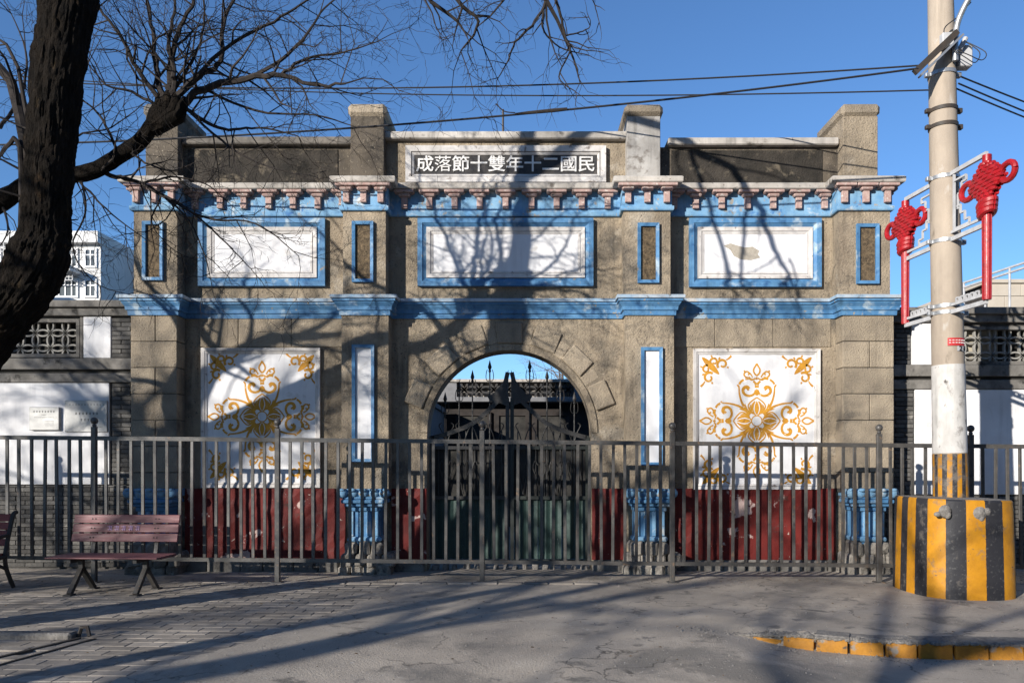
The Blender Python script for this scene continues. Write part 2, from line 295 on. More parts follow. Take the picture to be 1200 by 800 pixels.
# striped block: painted bands by angle round the block's own axis
def stripes(name, n, cx, cy, off, dirt=(5, .56, .68)):
    m = M(name, (.50,.225,.012), (.40,.175,.01), 7, .6, .35, 30, .2, spots=(((.10,.08,.06), 22, .65, .69, 6), ((.06,.05,.04), 5, .66, .72, 30)), dist=.006)
    nt = m.node_tree; N = nt.nodes; L = nt.links.new; b = N['Principled BSDF']
    g = N.new('ShaderNodeNewGeometry'); sp = N.new('ShaderNodeSeparateXYZ'); L(g.outputs['Position'], sp.inputs[0])
    def mth(op, a, c=None):
        x = N.new('ShaderNodeMath'); x.operation = op
        for i, q in enumerate((a, c)):
            if q is None: continue
            if isinstance(q, (int, float)): x.inputs[i].default_value = q
            else: L(q, x.inputs[i])
        return x.outputs[0]
    nzt = N.new('ShaderNodeTexNoise'); nzt.inputs['Scale'].default_value = 14; L(g.outputs['Position'], nzt.inputs['Vector'])
    ang = mth('ARCTAN2', mth('SUBTRACT', sp.outputs[0], cx), mth('MULTIPLY', mth('SUBTRACT', sp.outputs[1], cy), -1))
    dn = N.new('ShaderNodeTexNoise'); dn.inputs['Scale'].default_value = dirt[0]; dn.inputs['Detail'].default_value = 9; dn.inputs['Roughness'].default_value = .7; L(g.outputs['Position'], dn.inputs['Vector'])
    ang = mth('ADD', mth('ADD', mth('MULTIPLY', ang, n/(2*PI)), off+20), mth('MULTIPLY', mth('SUBTRACT', nzt.outputs['Fac'], .5), .05))
    st = mth('GREATER_THAN', mth('FRACT', mth('MULTIPLY', ang, .5)), .5)
    old = b.inputs['Base Color'].links[0].from_socket
    nz2 = N.new('ShaderNodeTexNoise'); nz2.inputs['Scale'].default_value = 26; nz2.inputs['Detail'].default_value = 8; L(g.outputs['Position'], nz2.inputs['Vector'])
    mr = N.new('ShaderNodeMapRange'); L(nz2.outputs['Fac'], mr.inputs[0]); mr.inputs[1].default_value = .58; mr.inputs[2].default_value = .78
    bk = N.new('ShaderNodeMix'); bk.data_type = 'RGBA'; L(mr.outputs[0], bk.inputs[0]); bk.inputs[6].default_value = (.022,.022,.026,1); bk.inputs[7].default_value = (.09,.088,.085,1)
    x = N.new('ShaderNodeMix'); x.data_type = 'RGBA'; L(st, x.inputs[0]); L(old, x.inputs[6]); L(bk.outputs[2], x.inputs[7])
    dr = N.new('ShaderNodeMapRange'); L(dn.outputs['Fac'], dr.inputs[0]); dr.inputs[1].default_value = dirt[1]; dr.inputs[2].default_value = dirt[2]; dr.inputs[4].default_value = .8
    x2 = N.new('ShaderNodeMix'); x2.data_type = 'RGBA'; L(dr.outputs[0], x2.inputs[0]); L(x.outputs[2], x2.inputs[6]); x2.inputs[7].default_value = (.13,.115,.10,1)
    L(x2.outputs[2], b.inputs['Base Color']); return m

# ------------------------------------------------------------------ the ground
KERB = [(1.75,-3.95),(2.1,-4.12),(2.45,-4.34),(2.8,-4.52),(3.2,-4.63),(3.7,-4.70),(4.3,-4.75),(5.2,-4.79),(6.2,-4.82),(7.2,-4.84),(9.2,-4.86),(14.2,-4.9)]
def kerb_y(x):
    if x <= KERB[0][0]: return -99
    for (a, ya), (b, yb) in zip(KERB, KERB[1:]):
        if a <= x <= b: return ya+(yb-ya)*(x-a)/(b-a)
    return KERB[-1][1]
def sst(t): t = max(0, min(1, t)); return t*t*(3-2*t)
def edge_x(y): return -2.95+(y+5.9)/4.54*1.42+.10*math.sin(y*1.3)       # line where the paving bricks stop
def ground_h(x, y):
    lump = .010*noise.noise(Vector((x*.9, y*.9, 0)))+.004*noise.noise(Vector((x*4, y*4, 3)))
    if y > -1.3: lump *= max(0, (-.7-y)/.6)
    if x < edge_x(y)+.06*noise.noise(Vector((x*3,y*3,7))): return -.012
    low = -.125*max(sst((-4.0-y)/2.6), sst((x-1.5)/1.1)) if y < kerb_y(x)+.10 or x <= KERB[0][0] else 0.0
    if x <= KERB[0][0]: low = -.125*max(sst((-4.0-y)/2.6), sst((x-1.5)/1.1)*sst((-3.85-y)/.4))
    low *= sst((x-edge_x(y))/1.6)
    return low+lump*min(1, max(.25, x-edge_x(y)))+(.012*max(0, 1-(x-edge_x(y))/.5) if x < edge_x(y)+.5 else 0)
mb = MB(); nx, ny = 230, 104; x0, y0, st = -11.5, -9.4, .1
for j in range(ny+1):
    for i in range(nx+1):
        x = x0+i*st; y = y0+j*st; mb.v.append((x, y, ground_h(x, y)))
for j in range(ny):
    for i in range(nx): a = j*(nx+1)+i; mb.f.append((a, a+1, a+nx+2, a+nx+1))
pavement = tag(obj('pavement', mb, m_ground, smooth=True), kind='structure')
mb = MB(); mb.add([(-400,-400,-.16),(400,-400,-.16),(400,600,-.16),(-400,600,-.16)], [(0,1,2,3)])
tag(obj('ground', mb, m_road), kind='structure')
mb = MB(); mb.box(-40, 40, -60, -9.45, -.155, -.13); tag(obj('road', mb, m_road), kind='structure')
mb = MB(); mb.box(-11.5, 11.5, 1.05, 30, -.15, -.005); tag(obj('courtyard_floor', mb, m_ground), kind='structure')

# paving bricks in running bond, laid a little askew
pm = []
for k in range(4):
    q = MB(); q.cbox(-.1495, .1495, -.0755, .0755, -.028, .028, .005, .001); pm.append(shared('paving_brick', q, m_paver))
spots = []
for r_ in range(-2, 46):
    for c_ in range(-26, 6):
        u = c_*.305+(r_ % 2)*.1525; v = r_*.157
        x = -2.2+u*math.cos(R(3))-v*math.sin(R(3))*2.2; y = -1.42-v+u*math.sin(R(-1.0))
        if y < -6.6 or x > edge_x(y)+.16 or x < -8.2 or (x < -3.35 and y < -5.02-(x+3.35)*.12 and x < -4.2): continue
        d = y-CAM_Y; inview = abs(x)/d < .68
        spots.append(((.285*.1/(d*d)) if inview else 0, x, y))
spots.sort(reverse=True)
rest = MB()
for k, (a, x, y) in enumerate(spots):
    z = -.026+rnd.uniform(-.002, .002); rot = R(1.0)+rnd.uniform(-.012, .012)
    if k < 300:
        o = put('paving_brick', pm[k % 4], pavement, (x, y, z)); o.rotation_euler = (rnd.uniform(-.008,.008), rnd.uniform(-.008,.008), -rot)
    else: rest.cbox(x-.1495, x+.1495, y-.0755, y+.0755, z-.028, z+.028, .006, .002)
o = obj('paving_bricks_beyond', rest, m_paver, pavement); o['kind'] = 'stuff'
# edging stones under the fence
for i in range(11):
    x = -2.55+i*.33
    q = MB(); q.cbox(x-.158, x+.158, -1.33, -1.21, -.10, .018+rnd.uniform(-.004,.004), .01, .003); obj('edging_stone', q, m_paver, pavement)
# kerb of the tree pit on the near left
pit = tag(thing('tree_pit_kerb', 'low pale kerb of a tree pit set in the grey paving bricks', 'kerb', (-4.6,-5.1,0)))
q = MB(); q.cbox(-5.5, -4.12, -4.52, -4.36, -.1, .055, .02, .006); obj('kerb_stone', q, m_kerbG, pit)
q = MB(); q.bar((-4.05,-4.48,-.002), (-4.45,-5.55,-.002), .035, .03); obj('edge_strip', q, m_blackmetal, pit)
q = MB(); q.bar((-3.90,-4.50,-.004), (-4.2,-5.6,-.004), .025, .03); obj('edge_strip', q, m_blackmetal, pit)
q = MB(); q.tube([(-4.1,-4.42,.0),(-4.07,-4.42,.09),(-4.0,-4.45,.10),(-3.97,-4.47,.02)], .018, 6); obj('iron_loop', q, m_blackmetal, pit)

# yellow kerb, block by block
kerb = thing('kerb', 'yellow painted concrete kerb curving along the pavement beside the striped block', 'kerb', (4,-4.8,-.12)); 
del kerb['label']; del kerb['category']; kerb['kind'] = 'structure'
cur = smooth_path([(a, b, 0) for a, b in KERB], 12); dist_ = [0]
for a, b in zip(cur, cur[1:]): dist_.append(dist_[-1]+(b-a).length)
def at_len(s):
    for i in range(len(cur)-1):
        if dist_[i+1] >= s: t = (s-dist_[i])/(dist_[i+1]-dist_[i]); return cur[i].lerp(cur[i+1], t)
    return cur[-1]
s = .12
while s < dist_[-1]-.5:
    L_ = .27+.03*rnd.random() if s < 3.0 else .5
    a, b = at_len(s+.012), at_len(s+L_-.012); d = (b-a).normalized(); n = Vector((d.y, -d.x, 0))
    top = .02 if s > 1.0 else -.055+.075*sst(s/1.0)
    q = MB(); vs_ = []
    jz = rnd.uniform(-.008, .006)
    for p in (a, b):
        for o_, z in ((-.21,-.17),(.028,-.17),(.016,top-.045+jz),(-.002,top-.022+jz),(-.21,top-.022+jz)): vs_.append(p+n*o_+Vector((0,0,z+rnd.uniform(-.004,.004))))
    q.add(vs_, [(0,1,2,3,4),(9,8,7,6,5)]+[(i, i+5, (i+1) % 5+5, (i+1) % 5) for i in range(5)])
    kb = obj('kerb_block', q, m_kerbY, kerb)
    q = MB(); vs_ = [p+n*o_+Vector((0,0,top+jz+z+.004*rnd.random())) for p in (a-d*.012, b+d*.012) for o_, z in ((-.24,-.05),(-.012,-.05),(-.008,-.02),(-.03,-.004),(-.24,-.004))]
    q.add(vs_, [(0,1,2,3,4),(9,8,7,6,5)]+[(i, i+5, (i+1) % 5+5, (i+1) % 5) for i in range(5)]); obj('mortar_cap', q, m_kerbG, kb)
    s += L_
mb = MB()                                                            # crumbled top of the kerb
for i in range(2600):
    s = rnd.uniform(.05, 6.0); p = at_len(s); rr = rnd.uniform(.006, .024)
    top = .0 if s > 1.0 else -.075+.075*sst(s)
    c = p+Vector((rnd.uniform(-.02,.02), abs(rnd.gauss(.0,.10))-.012, top+.002)); mb.cbox(c.x-rr, c.x+rr, c.y-rr*.8, c.y+rr*.8, c.z-rr*.6, c.z+rr*.6, rr*.3, rr*.3)
o = obj('crumbled_edge', mb, m_kerbG, kerb); o['kind'] = 'stuff'

# ------------------------------------------------------------------ the gateway
YP = -.28                                                             # front of the pilasters
PL = [(-5.70,-5.03),(-2.68,-2.01),(1.38,2.07),(4.48,5.22)]            # pilasters below the middle cornice
PU = [(-5.65,-5.03),(-2.66,-2.05),(1.35,2.02),(4.43,5.16)]            # and above it
AX, AZ, AR = -.29, 2.02, 1.205                                        # arch centre and radius
gate = thing('gateway', 'brown roughcast gateway with blue cornices, white panels and a central arch', 'gateway', (AX, .2, 0))
# wall with the arched opening, cut in columns
mb = MB(); xs = [PU[0][0]+.02, -4.2, -2.4, AX-AR]+[AX-AR*math.cos(PI*i/40) for i in range(1, 40)]+[AX+AR, 1.7, 3.4, PU[3][1]-.02]
ZT = 5.42; T = .45
def arch_z(x): return AZ+math.sqrt(max(0, AR*AR-(x-AX)**2)) if AX-AR-1e-6 <= x <= AX+AR+1e-6 else 0.0
for a, b in zip(xs, xs[1:]):
    inside = AX-AR-1e-6 <= (a+b)/2 <= AX+AR
    za, zb = (arch_z(a), arch_z(b)) if inside else (-.1, -.1)
    mb.add([(a,0,za),(b,0,zb),(b,0,ZT),(a,0,ZT)], [(0,1,2,3)]); mb.add([(a,T,za),(b,T,zb),(b,T,ZT),(a,T,ZT)], [(0,3,2,1)])
    mb.add([(a,0,ZT),(b,0,ZT),(b,T,ZT),(a,T,ZT)], [(0,1,2,3)])
    if inside: mb.add([(a,0,za),(b,0,zb),(b,T,zb),(a,T,za)], [(0,3,2,1)])
for x in (AX-AR, AX+AR): mb.add([(x,0,-.1),(x,T,-.1),(x,T,AZ),(x,0,AZ)], [(0,1,2,3)])
for x in (xs[0], xs[-1]): mb.add([(x,0,-.1),(x,T,-.1),(x,T,ZT),(x,0,ZT)], [(0,1,2,3)])
wall = obj('wall', mb, m_stucco, gate)
# archivolt ring and the proud arch stones
mb = MB(); n = 48
for i in range(n):
    t0, t1 = PI*i/n, PI*(i+1)/n; q = []
    for t in (t0, t1):
        for r_ in (AR-.004, AR+.085):
            for y in (-.022, .05): q.append((AX+r_*math.cos(t), y, AZ+r_*math.sin(t)))
    mb.add(q, [(0,2,6,4),(2,3,7,6),(0,4,5,1)])
obj('arch_band', mb, m_stucco, gate, True)
for k, dg in enumerate((157, 133, 111.5, 90, 68.5, 46.5, 22)):
    t = R(dg); w = .19; c, s_ = math.cos(t), math.sin(t); q = MB(); r0, r1 = AR+.10, AR+(.41 if k in (2,3,4) else .385)
    q.cbox(-w, w, (-.055 if k not in (2,3,4) else -.036)+.012*rnd.random(), .03, r0, r1, .014, .010)
    q.v = [(AX+x*s_+z*c, y, AZ-x*c+z*s_) for x, y, z in q.v]
    obj('arch_stone', q, m_stone, gate)
for dg in (145, 122, 100.7, 79.3, 57.5, 34.2):                        # flatter stones between the proud ones
    t = R(dg); w = .075; c, s_ = math.cos(t), math.sin(t); q = MB(); q.cbox(-w, w, -.007, .03, AR+.10, AR+.34, .008, .004)
    q.v = [(AX+x*s_+z*c, y, AZ-x*c+z*s_) for x, y, z in q.v]; obj('arch_stone', q, m_stone, gate)
# pilasters
for k in range(4):
    a, b = PL[k]; mb = MB()
    d = .02 if k in (0, 3) else 0                                     # core stands back behind the quoin stones
    mb.box(a+d, b-d, YP+d, .02, 1.15, 3.80)
    pil = obj('pilaster', mb, m_stucco if not d else m_mortar, gate)
    a2, b2 = PU[k]; mb = MB(); mb.box(a2, b2, YP, .02, 3.80, 5.30); obj('upper_pilaster', mb, m_stucco, gate)
    if d:
        z = 3.685; r_ = 0
        while z > 1.22:
            h = min(.375, z-1.20)
            cuts = [a, b] if (r_ + (k == 0)) % 2 == 0 else [a, (a+b)/2+.02, b]
            for u0, u1 in zip(cuts, cuts[1:]):
                q = MB(); q.cbox(u0+.005, u1-.005, YP, .0, z-h+.005, z-.005, .007, .002); obj('quoin_stone', q, m_stone, pil)
            z -= h; r_ += 1
# stones above the square panels
for (a, b) in ((-4.83, -2.70), (2.09, 4.42)):
    m_ = [a, a+(b-a)*.27, a+(b-a)*.635, b]
    for u0, u1 in zip(m_, m_[1:]):
        q = MB(); q.cbox(u0+.004, u1-.004, -.014, .02, 3.27, 3.70, .006, .001); obj('lintel_stone', q, m_stone, gate)
# middle cornice
def plan(P, y=0.0, back=.40, yp=YP):
    p = [(P[0][0], back), (P[0][0], yp), (P[0][1], yp), (P[0][1], y)]
    for k in (1, 2): p += [(P[k][0], y), (P[k][0], yp), (P[k][1], yp), (P[k][1], y)]
    return p+[(P[3][0], y), (P[3][0], yp), (P[3][1], yp), (P[3][1], back)]
mb = MB(); mb.sweep(plan(PL), [(-.05,3.68),(.025,3.68),(.03,3.745),(.05,3.75),(.055,3.80),(.085,3.845),(.095,3.87),(.112,3.872),(.112,3.905),(-.05,3.905)])
corn = obj('middle_cornice', mb, m_blue, gate)
mb = MB(); mb.sweep(plan(PL), [(-.05,3.907),(.135,3.907),(.14,3.945),(.13,3.955),(-.05,3.985)]); obj('cornice_top', mb, m_lip, corn)
# frieze with brackets, then the pale slab
mb = MB(); mb.sweep(plan(PU), [(-.05,5.235),(.02,5.235),(.02,5.535),(-.05,5.535)]); fr = obj('frieze', mb, m_blue_lt, gate)
mb = MB(); mb.sweep(plan(PU), [(-.05,5.17),(.035,5.17),(.045,5.185),(.045,5.233),(-.05,5.233)]); obj('frieze_moulding', mb, m_blue_lt, fr)
mb = MB(); mb.sweep(plan(PU), [(-.05,5.537),(.145,5.537),(.155,5.55),(.158,5.61),(.14,5.625),(-.05,5.635)]); slab = obj('upper_cornice', mb, m_coping, gate)
q = MB(); q.cbox(-.145,.145,-.138,-.015,.098,.139,.008); q.cbox(-.088,.088,-.112,-.015,.046,.092,.018); q.box(-.13,.13,-.10,-.015,.090,.099); q.cbox(-.044,.044,-.075,-.015,-.12,.047,.006)
bm_ = shared('bracket', q, m_bracket)
def bracket(x, y, ang=0):
    o = put('bracket', bm_, fr, (x, y, 5.395)); o.rotation_euler.z = ang
for u in (471,501,531,561,592,623,653,683,714): bracket((u-620)/82.0, -.002)
for u in (795,821,852,883,913.5,944,975): bracket((u-620)/82.0-.02, -.002)
for u in (218,248.5,276.5,306.4,335.5,365,394): bracket((u-620)/82.0+.03, -.002)
for k, (a, b) in enumerate(PU):
    for x in (a+.06, (a+b)/2, b-.06): bracket(x, YP-.004)
    if k in (0, 3): bracket(a-.004 if k == 0 else b+.004, YP+.20, R(-90) if k == 0 else R(90))
# parapet
for nm, a, b, zt, mt, mc in (('left', PU[0][1]-.12, PU[1][0]+.1, 6.20, m_soot, m_cop_dk), ('mid', PU[1][1]-.1, PU[2][0]+.1, 6.28, m_stucco, m_coping), ('right', PU[2][1]-.1, PU[3][0]+.1, 6.19, m_soot, m_coping)):
    mb = MB(); mb.box(a, b, .0, .36, 5.58, zt); pw = obj('parapet', mb, m_stucco if nm == 'mid' else m_stucco_dk, gate)
    mb = MB(); mb.cbox(a+(-.03 if nm == 'mid' else .1), b-(.0 if nm == 'left' else -.02 if nm == 'mid' else .02), -.10, .44, zt, zt+.11, .015, .004); obj('coping', mb, mc, pw)
    if nm != 'mid':
        mb = MB(); mb.box(a+.16, b-.24, -.014, .0, 5.60, zt-.05); obj('rough_panel', mb, mt, pw)
for k, u in enumerate(((-5.52,-5.055), (-2.57,-2.09), (1.41,1.89), (4.52,5.02))):
    a, b = u; mb = MB(); mb.cbox(a, b, -.20, .72, 5.56, 6.56, .006); pw = obj('parapet_pier', mb, (m_stucco_dk, m_stucco_dk, m_greywash, m_stucco)[k], gate)
    mb = MB(); c_ = .035; mb.cbox(a-c_, b+c_, -.235, .77, 6.56, 6.735, .045, .006); obj('pier_cap', mb, m_cop_dk if k < 1 else m_stone, pw)
# antenna rod behind the parapet
mb = MB(); mb.tube([(-.395,.40,5.8),(-.395,.40,6.92)], .017, 6); obj('rod', mb, m_blackmetal, gate)
# name board
X0, X1, Z0, Z1 = -1.80, 1.12, 5.66, 6.19
mb = MB(); mb.box(X0+.02, X1-.02, -.02, .0, Z0+.02, Z1-.02); board = obj('name_board', mb, m_white_old, gate)
mb = MB(); mb.frame(X0, X1, Z0, Z1, .08, -.075, -.018, .012); mb.frame(X0+.092, X1-.092, Z0+.092, Z1-.092, .032, -.055, -.018, .02); obj('frame', mb, m_white_old, board)
mb = MB(); mb.box(X0+.126, X1-.126, -.026, -.0205, Z0+.126, Z1-.126)
obj('board_field', mb, M('black_board', (.03,.03,.033), (.06,.055,.05), 9, .8, .3, 50, spots=(((.20,.17,.14), 3.2, .64, .72, 3), ((.12,.10,.09), 14, .64, .7, 13))), board)
chars = '成落節十雙年十二國民'
for i, ch in enumerate(chars):
    me = text_mesh(ch, .245); me.materials.append(m_text_white)
    o = put('character', me, board, (X0+.28+i*(X1-X0-.56)/9, -.033, (Z0+Z1)/2-.005)); o.rotation_euler = (R(90), 0, R(0)); o.scale = (1.08, 1.0, 1)
# white panels on the upper storey
def up_panel(u0, u1, v0, v1):
    a, b = px(u0, v1), px(u1, v0)
    x0, x1, z0, z1 = a.x, b.x, a.z, b.z
    mb = MB(); mb.box(x0+.1, x1-.1, -.02, .005, z0+.1, z1-.1); p = obj('white_panel', mb, m_white, gate)
    mb = MB(); mb.frame(x0, x1, z0, z1, .068, -.07, .005, .0); mb.frame(x0+.0683, x1-.0683, z0+.0683, z1-.0683, .055, -.064, .005, .04); obj('blue_frame', mb, m_blue, p)
    mb = MB(); mb.frame(x0+.125, x1-.125, z0+.125, z1-.125, .055, -.05, -.015, .012); mb.frame(x0+.195, x1-.195, z0+.195, z1-.195, .03, -.034, -.015, .01); obj('white_frame', mb, m_white_old, p)
    return x0, x1, z0, z1, p
up_panel(234, 382, 257, 336); up_panel(490, 695, 257, 336)
x0, x1, z0, z1, p = up_panel(807, 961, 257, 337)
mb = MB()                                                             # patch where the paint has fallen off
pp = [(848,288),(856,285),(862,287),(872,290),(882,289),(890,294),(888,298),(891,302),(880,305),(868,304),(860,300),(856,293)]
pp = [px(u, v, -.02) for u, v in pp]; mb.prism([(q.x, q.z) for q in pp], -.0215, -.0205); obj('bare_patch', mb, M('bare_plaster', (.40,.36,.30), (.30,.27,.22), 20, .9, .4, 60), p)
# narrow panels on the pilasters
def slim(u0, u1, v0, v1, fill, side=0):
    a, b = px(u0, v1, YP), px(u1, v0, YP); mb = MB()
    mb.box(a.x+.02, b.x-.02, YP-.004, YP+.01, a.z+.02, b.z-.02); p = obj('slim_panel', mb, fill, gate)
    mb = MB(); mb.frame(a.x, b.x, a.z, b.z, .045, YP-.05, YP+.002, .012); obj('blue_frame', mb, m_blue, p)
slim(168, 192, 260, 329, m_rough); slim(413, 438, 260, 331, m_rough); slim(747, 772, 262, 332, m_rough); slim(1003, 1029, 263, 333, m_rough)
slim(413, 439, 404, 541, m_white); slim(751, 776, 407, 545, m_white)
# ----- gilded square panels
def ribbon(mb, pts, w, y, k=5, close=False):
    P = smooth_path([(p[0], p[1], 0) for p in pts], k) if len(pts) > 2 else [Vector((*p, 0)) for p in pts]
    m = len(P); base = len(mb.v)
    for i, p in enumerate(P):
        d = P[min(i+1, m-1)]-P[max(i-1, 0)]; d = d.normalized() if d.length > 1e-9 else Vector((1,0,0)); nn = Vector((-d.y, d.x, 0))
        t = i/(m-1); ww = w(t) if callable(w) else w
        for s_ in (-.5, .5): q = p+nn*ww*s_; mb.v.append((q.x, y, q.y))
    for i in range(m-1): a = base+2*i; mb.f.append((a, a+1, a+3, a+2))
def ornament(cx, cz, y, hx, hz):
    mb = MB(); U = .002813; tmp = []                                  # strokes as (points, width) in drawing units
    fat = lambda w: (lambda t: w*(.35+1.3*math.sin(PI*min(1, max(0, t*.9+.08)))*.62))
    arm = []
    for sgn in (-1, 1):
        f = lambda pts: [(sgn*a, b) for a, b in pts]
        arm += [(f([(4,30),(30,48),(45,75),(32,98),(0,122)]), 5), (f([(12,34),(24,60),(20,84),(9,102)]), fat(9)), (f([(22,36),(36,62),(30,86)]), fat(5)),
                (f([(34,34),(52,56),(66,74),(80,102),(90,140),(93,182)]), lambda t: 13-8*t), (f([(58,66),(62,92)]), lambda t: 10*(1-t)+1), (f([(93,176),(101,188)]), 6),
                (f([(92,190),(82,204),(68,214)]), 8), (f([(60,217),(40,220),(24,212)]), 8), (f([(18,207),(8,196),(4,186)]), 8),
                (f([(6,160),(14,140),(36,130),(60,136),(72,154),(66,172),(50,176),(42,166)]), lambda t: 7+7*t), (f([(44,170),(52,163)]), 14),
                (f([(6,222),(22,214),(34,222)]), 6), (f([(36,226),(54,226),(66,238),(62,252),(48,256),(40,246),(46,238)]), 6), (f([(60,250),(66,262)]), 6), (f([(22,226),(34,246),(46,252)]), 5),
                (f([(0,234),(14,250),(16,268),(6,286),(0,298)]), 6)]
    arm += [([(0,34),(0,68),(0,104)], lambda t: 16*math.sin(PI*min(1,t+.04))+1), ([(0,132),(0,150),(0,166)], lambda t: 19*math.sin(PI*min(1,t+.05))+2), ([(0,172),(0,184)], 15), ([(0,190),(0,198)], 9), ([(0,214),(0,228)], 6)]
    for q in range(4):
        c, s_ = [(1,0),(0,1),(-1,0),(0,-1)][q]
        for pts, w in arm: tmp.append(([(a*c-b*s_, a*s_+b*c) for a, b in pts], w))
    def spiral(x, yy, r, a0, turns, dr): return [(x+r*(1-dr*i/14)*math.cos(a0+turns*2*PI*i/14), yy+r*(1-dr*i/14)*math.sin(a0+turns*2*PI*i/14)) for i in range(15)]
    half = [(spiral(-222,308,21,R(200),-.95,.62), lambda t: 9-3*t), (spiral(-178,294,29,R(220),-1.0,.65), lambda t: 10-3*t), ([(-160,316),(-146,324),(-132,338)], lambda t: 4+5*t), ([(-232,330),(-238,340)], 6), ([(-198,318),(-192,330)], 6), ([(-156,280),(-146,276)], 6)]
    ax_, az_ = -239, 285
    body = ([(-284,330),(-239,285),(-196,242)], lambda t: 22*math.sin(PI*min(1,t*.96+.03))+2)
    corner = [body]+half
    for pts, w in half: corner.append(([(ax_-(b-az_), az_-(a-ax_)) for a, b in pts], w))
    for sx in (1, -1):
        for sz in (1, -1):
            for pts, w in corner: tmp.append(([(a*sx, b*sz) for a, b in pts], w))
    ring = [(27*math.cos(2*PI*i/24), 27*math.sin(2*PI*i/24)) for i in range(25)]; tmp.append((ring, 4))
    nc = len(corner); arms = tmp[:-(4*nc+1)]+[tmp[-1]]; cs = tmp[-(4*nc+1):-1]
    out = []
    for group in [arms]+[cs[k*nc:(k+1)*nc] for k in range(4)]:
        mb = MB(); out.append(mb)
        for i, (pts, w) in enumerate(group):
            ww = (lambda t, w=w: w(t)*U*1.35) if callable(w) else w*U*1.4
            ribbon(mb, [(cx+a*U*hx, cz+b*U*hz) for a, b in pts], ww, y-(i % 7)*.00008, 4)
    return out
for (u0, u1, v0, v1, cu, cv) in ((237, 376, 408, 571, 307.5, 488), (812, 960, 409, 573, 886.5, 493)):
    a, b = px(u0, v1), px(u1, v0); mb = MB(); mb.box(a.x+.05, b.x-.05, -.012, .005, a.z+.05, b.z-.05); p = obj('square_panel', mb, m_white, gate)
    mb = MB(); mb.frame(a.x, b.x, a.z, b.z, .045, -.055, .003, .012); mb.frame(a.x+.05, b.x-.05, a.z+.05, b.z-.05, .03, -.038, .0, .015); obj('white_frame', mb, m_white_old, p)
    c = px(cu, cv)
    for k, q in enumerate(ornament(c.x, c.z, -.0145, .95 if u0 < 400 else 1.0, .97 if u0 < 400 else 1.0)): obj('corner_ornament' if k else 'flower_ornament', q, m_gold, p)
# red dado and plinth
for a, b in ((PL[0][1], PL[1][0]), (PL[1][1], AX-AR-.004), (AX+AR+.004, PL[2][0]), (PL[2][1], PL[3][0])):
    mb = MB(); nx_ = max(2, int((b-a)/.12)); nz_ = 9                   # slightly uneven painted face
    for j in range(nz_+1):
        for i in range(nx_+1):
            x = a+.002+(b-a-.004)*i/nx_; z = .16+1.04*j/nz_
            mb.v.append((x, -.03-.010*noise.noise(Vector((x*3, z*3, 1)))-.012*(noise.noise(Vector((x*8, z*8, 5))) > .25), z))
    for j in range(nz_):
        for i in range(nx_): q = j*(nx_+1)+i; mb.f.append((q, q+1, q+nx_+2, q+nx_+1))
    mb.box(a+.002, b-.002, -.022, .004, .16, 1.199); obj('red_dado', mb, m_red, gate)
    x = a
    while x < b-.05:
        w = min(rnd.uniform(.28, .5), b-x); q = MB(); q.cbox(x+.004, x+w-.004, -.07+rnd.uniform(-.02,.01), .01, -.08, .155, .02, .008); obj('plinth_stone', q, m_ledge, gate); x += w
m_rubble = M('eroded_stone', (.34,.31,.27), (.17,.155,.135), 14, .95, .8, 30, .2, .2, spots=(((.07,.065,.06), 8, .58, .68, 5),), dist=.03)
# blue pedestals with leaf capitals
for k, (a, b) in enumerate(PL):
    c = (a+b)/2; mb = MB(); hw = .215
    mb.box(c-hw, c+hw, YP-.02, .01, .40, .90)
    ped = obj('pedestal', mb, m_blue, gate)
    mb = MB()
    for i in range(4): x = c-hw+.035+i*(2*hw-.07)/3; mb.cbox(x-.028, x+.028, YP-.05, YP-.015, .53, .885, .008)
    obj('flute_fillet', mb, m_blue_lt, ped)
    mb = MB(); mb.cbox(c-hw-.03, c+hw+.03, YP-.07, .01, .45, .525, .02, .008); obj('base_moulding', mb, m_blue_lt, ped)
    mb = MB()
    for i, (e, z0, z1) in enumerate(((.02,.885,.95),(.06,.952,1.0),(.10,1.002,1.055),(.085,1.056,1.10))): mb.cbox(c-hw-e, c+hw+e, YP-.04-e, .01, z0, z1, .012)
    obj('capital', mb, m_blue, ped)
    mb = MB()
    for i in range(5):
        x = c-.30+i*.15; mb.ball((x, YP-.10-.03*(i in (0,4)), 1.145), .075, 10, 1.05, .75, .95, 6)
        mb.ball((x, YP-.155, 1.19), .045, 8, 1.2, .8, .6, 6)
    mb.box(c-.33, c+.33, YP-.10, .01, 1.10, 1.205)
    obj('leaf_band', mb, m_blue_lt, ped, True)
    for i in range(11):
        x = c-.29+(i % 4)*.19+(i//4)*.05; z = .04+(i//4)*.165; w = rnd.uniform(.08,.105)
        q = MB(); q.cbox(x-w, x+w, YP-.10+rnd.uniform(-.05,.03), .0, z-.12, z+.085, .03, .018); obj('base_stone', q, m_rubble, ped)

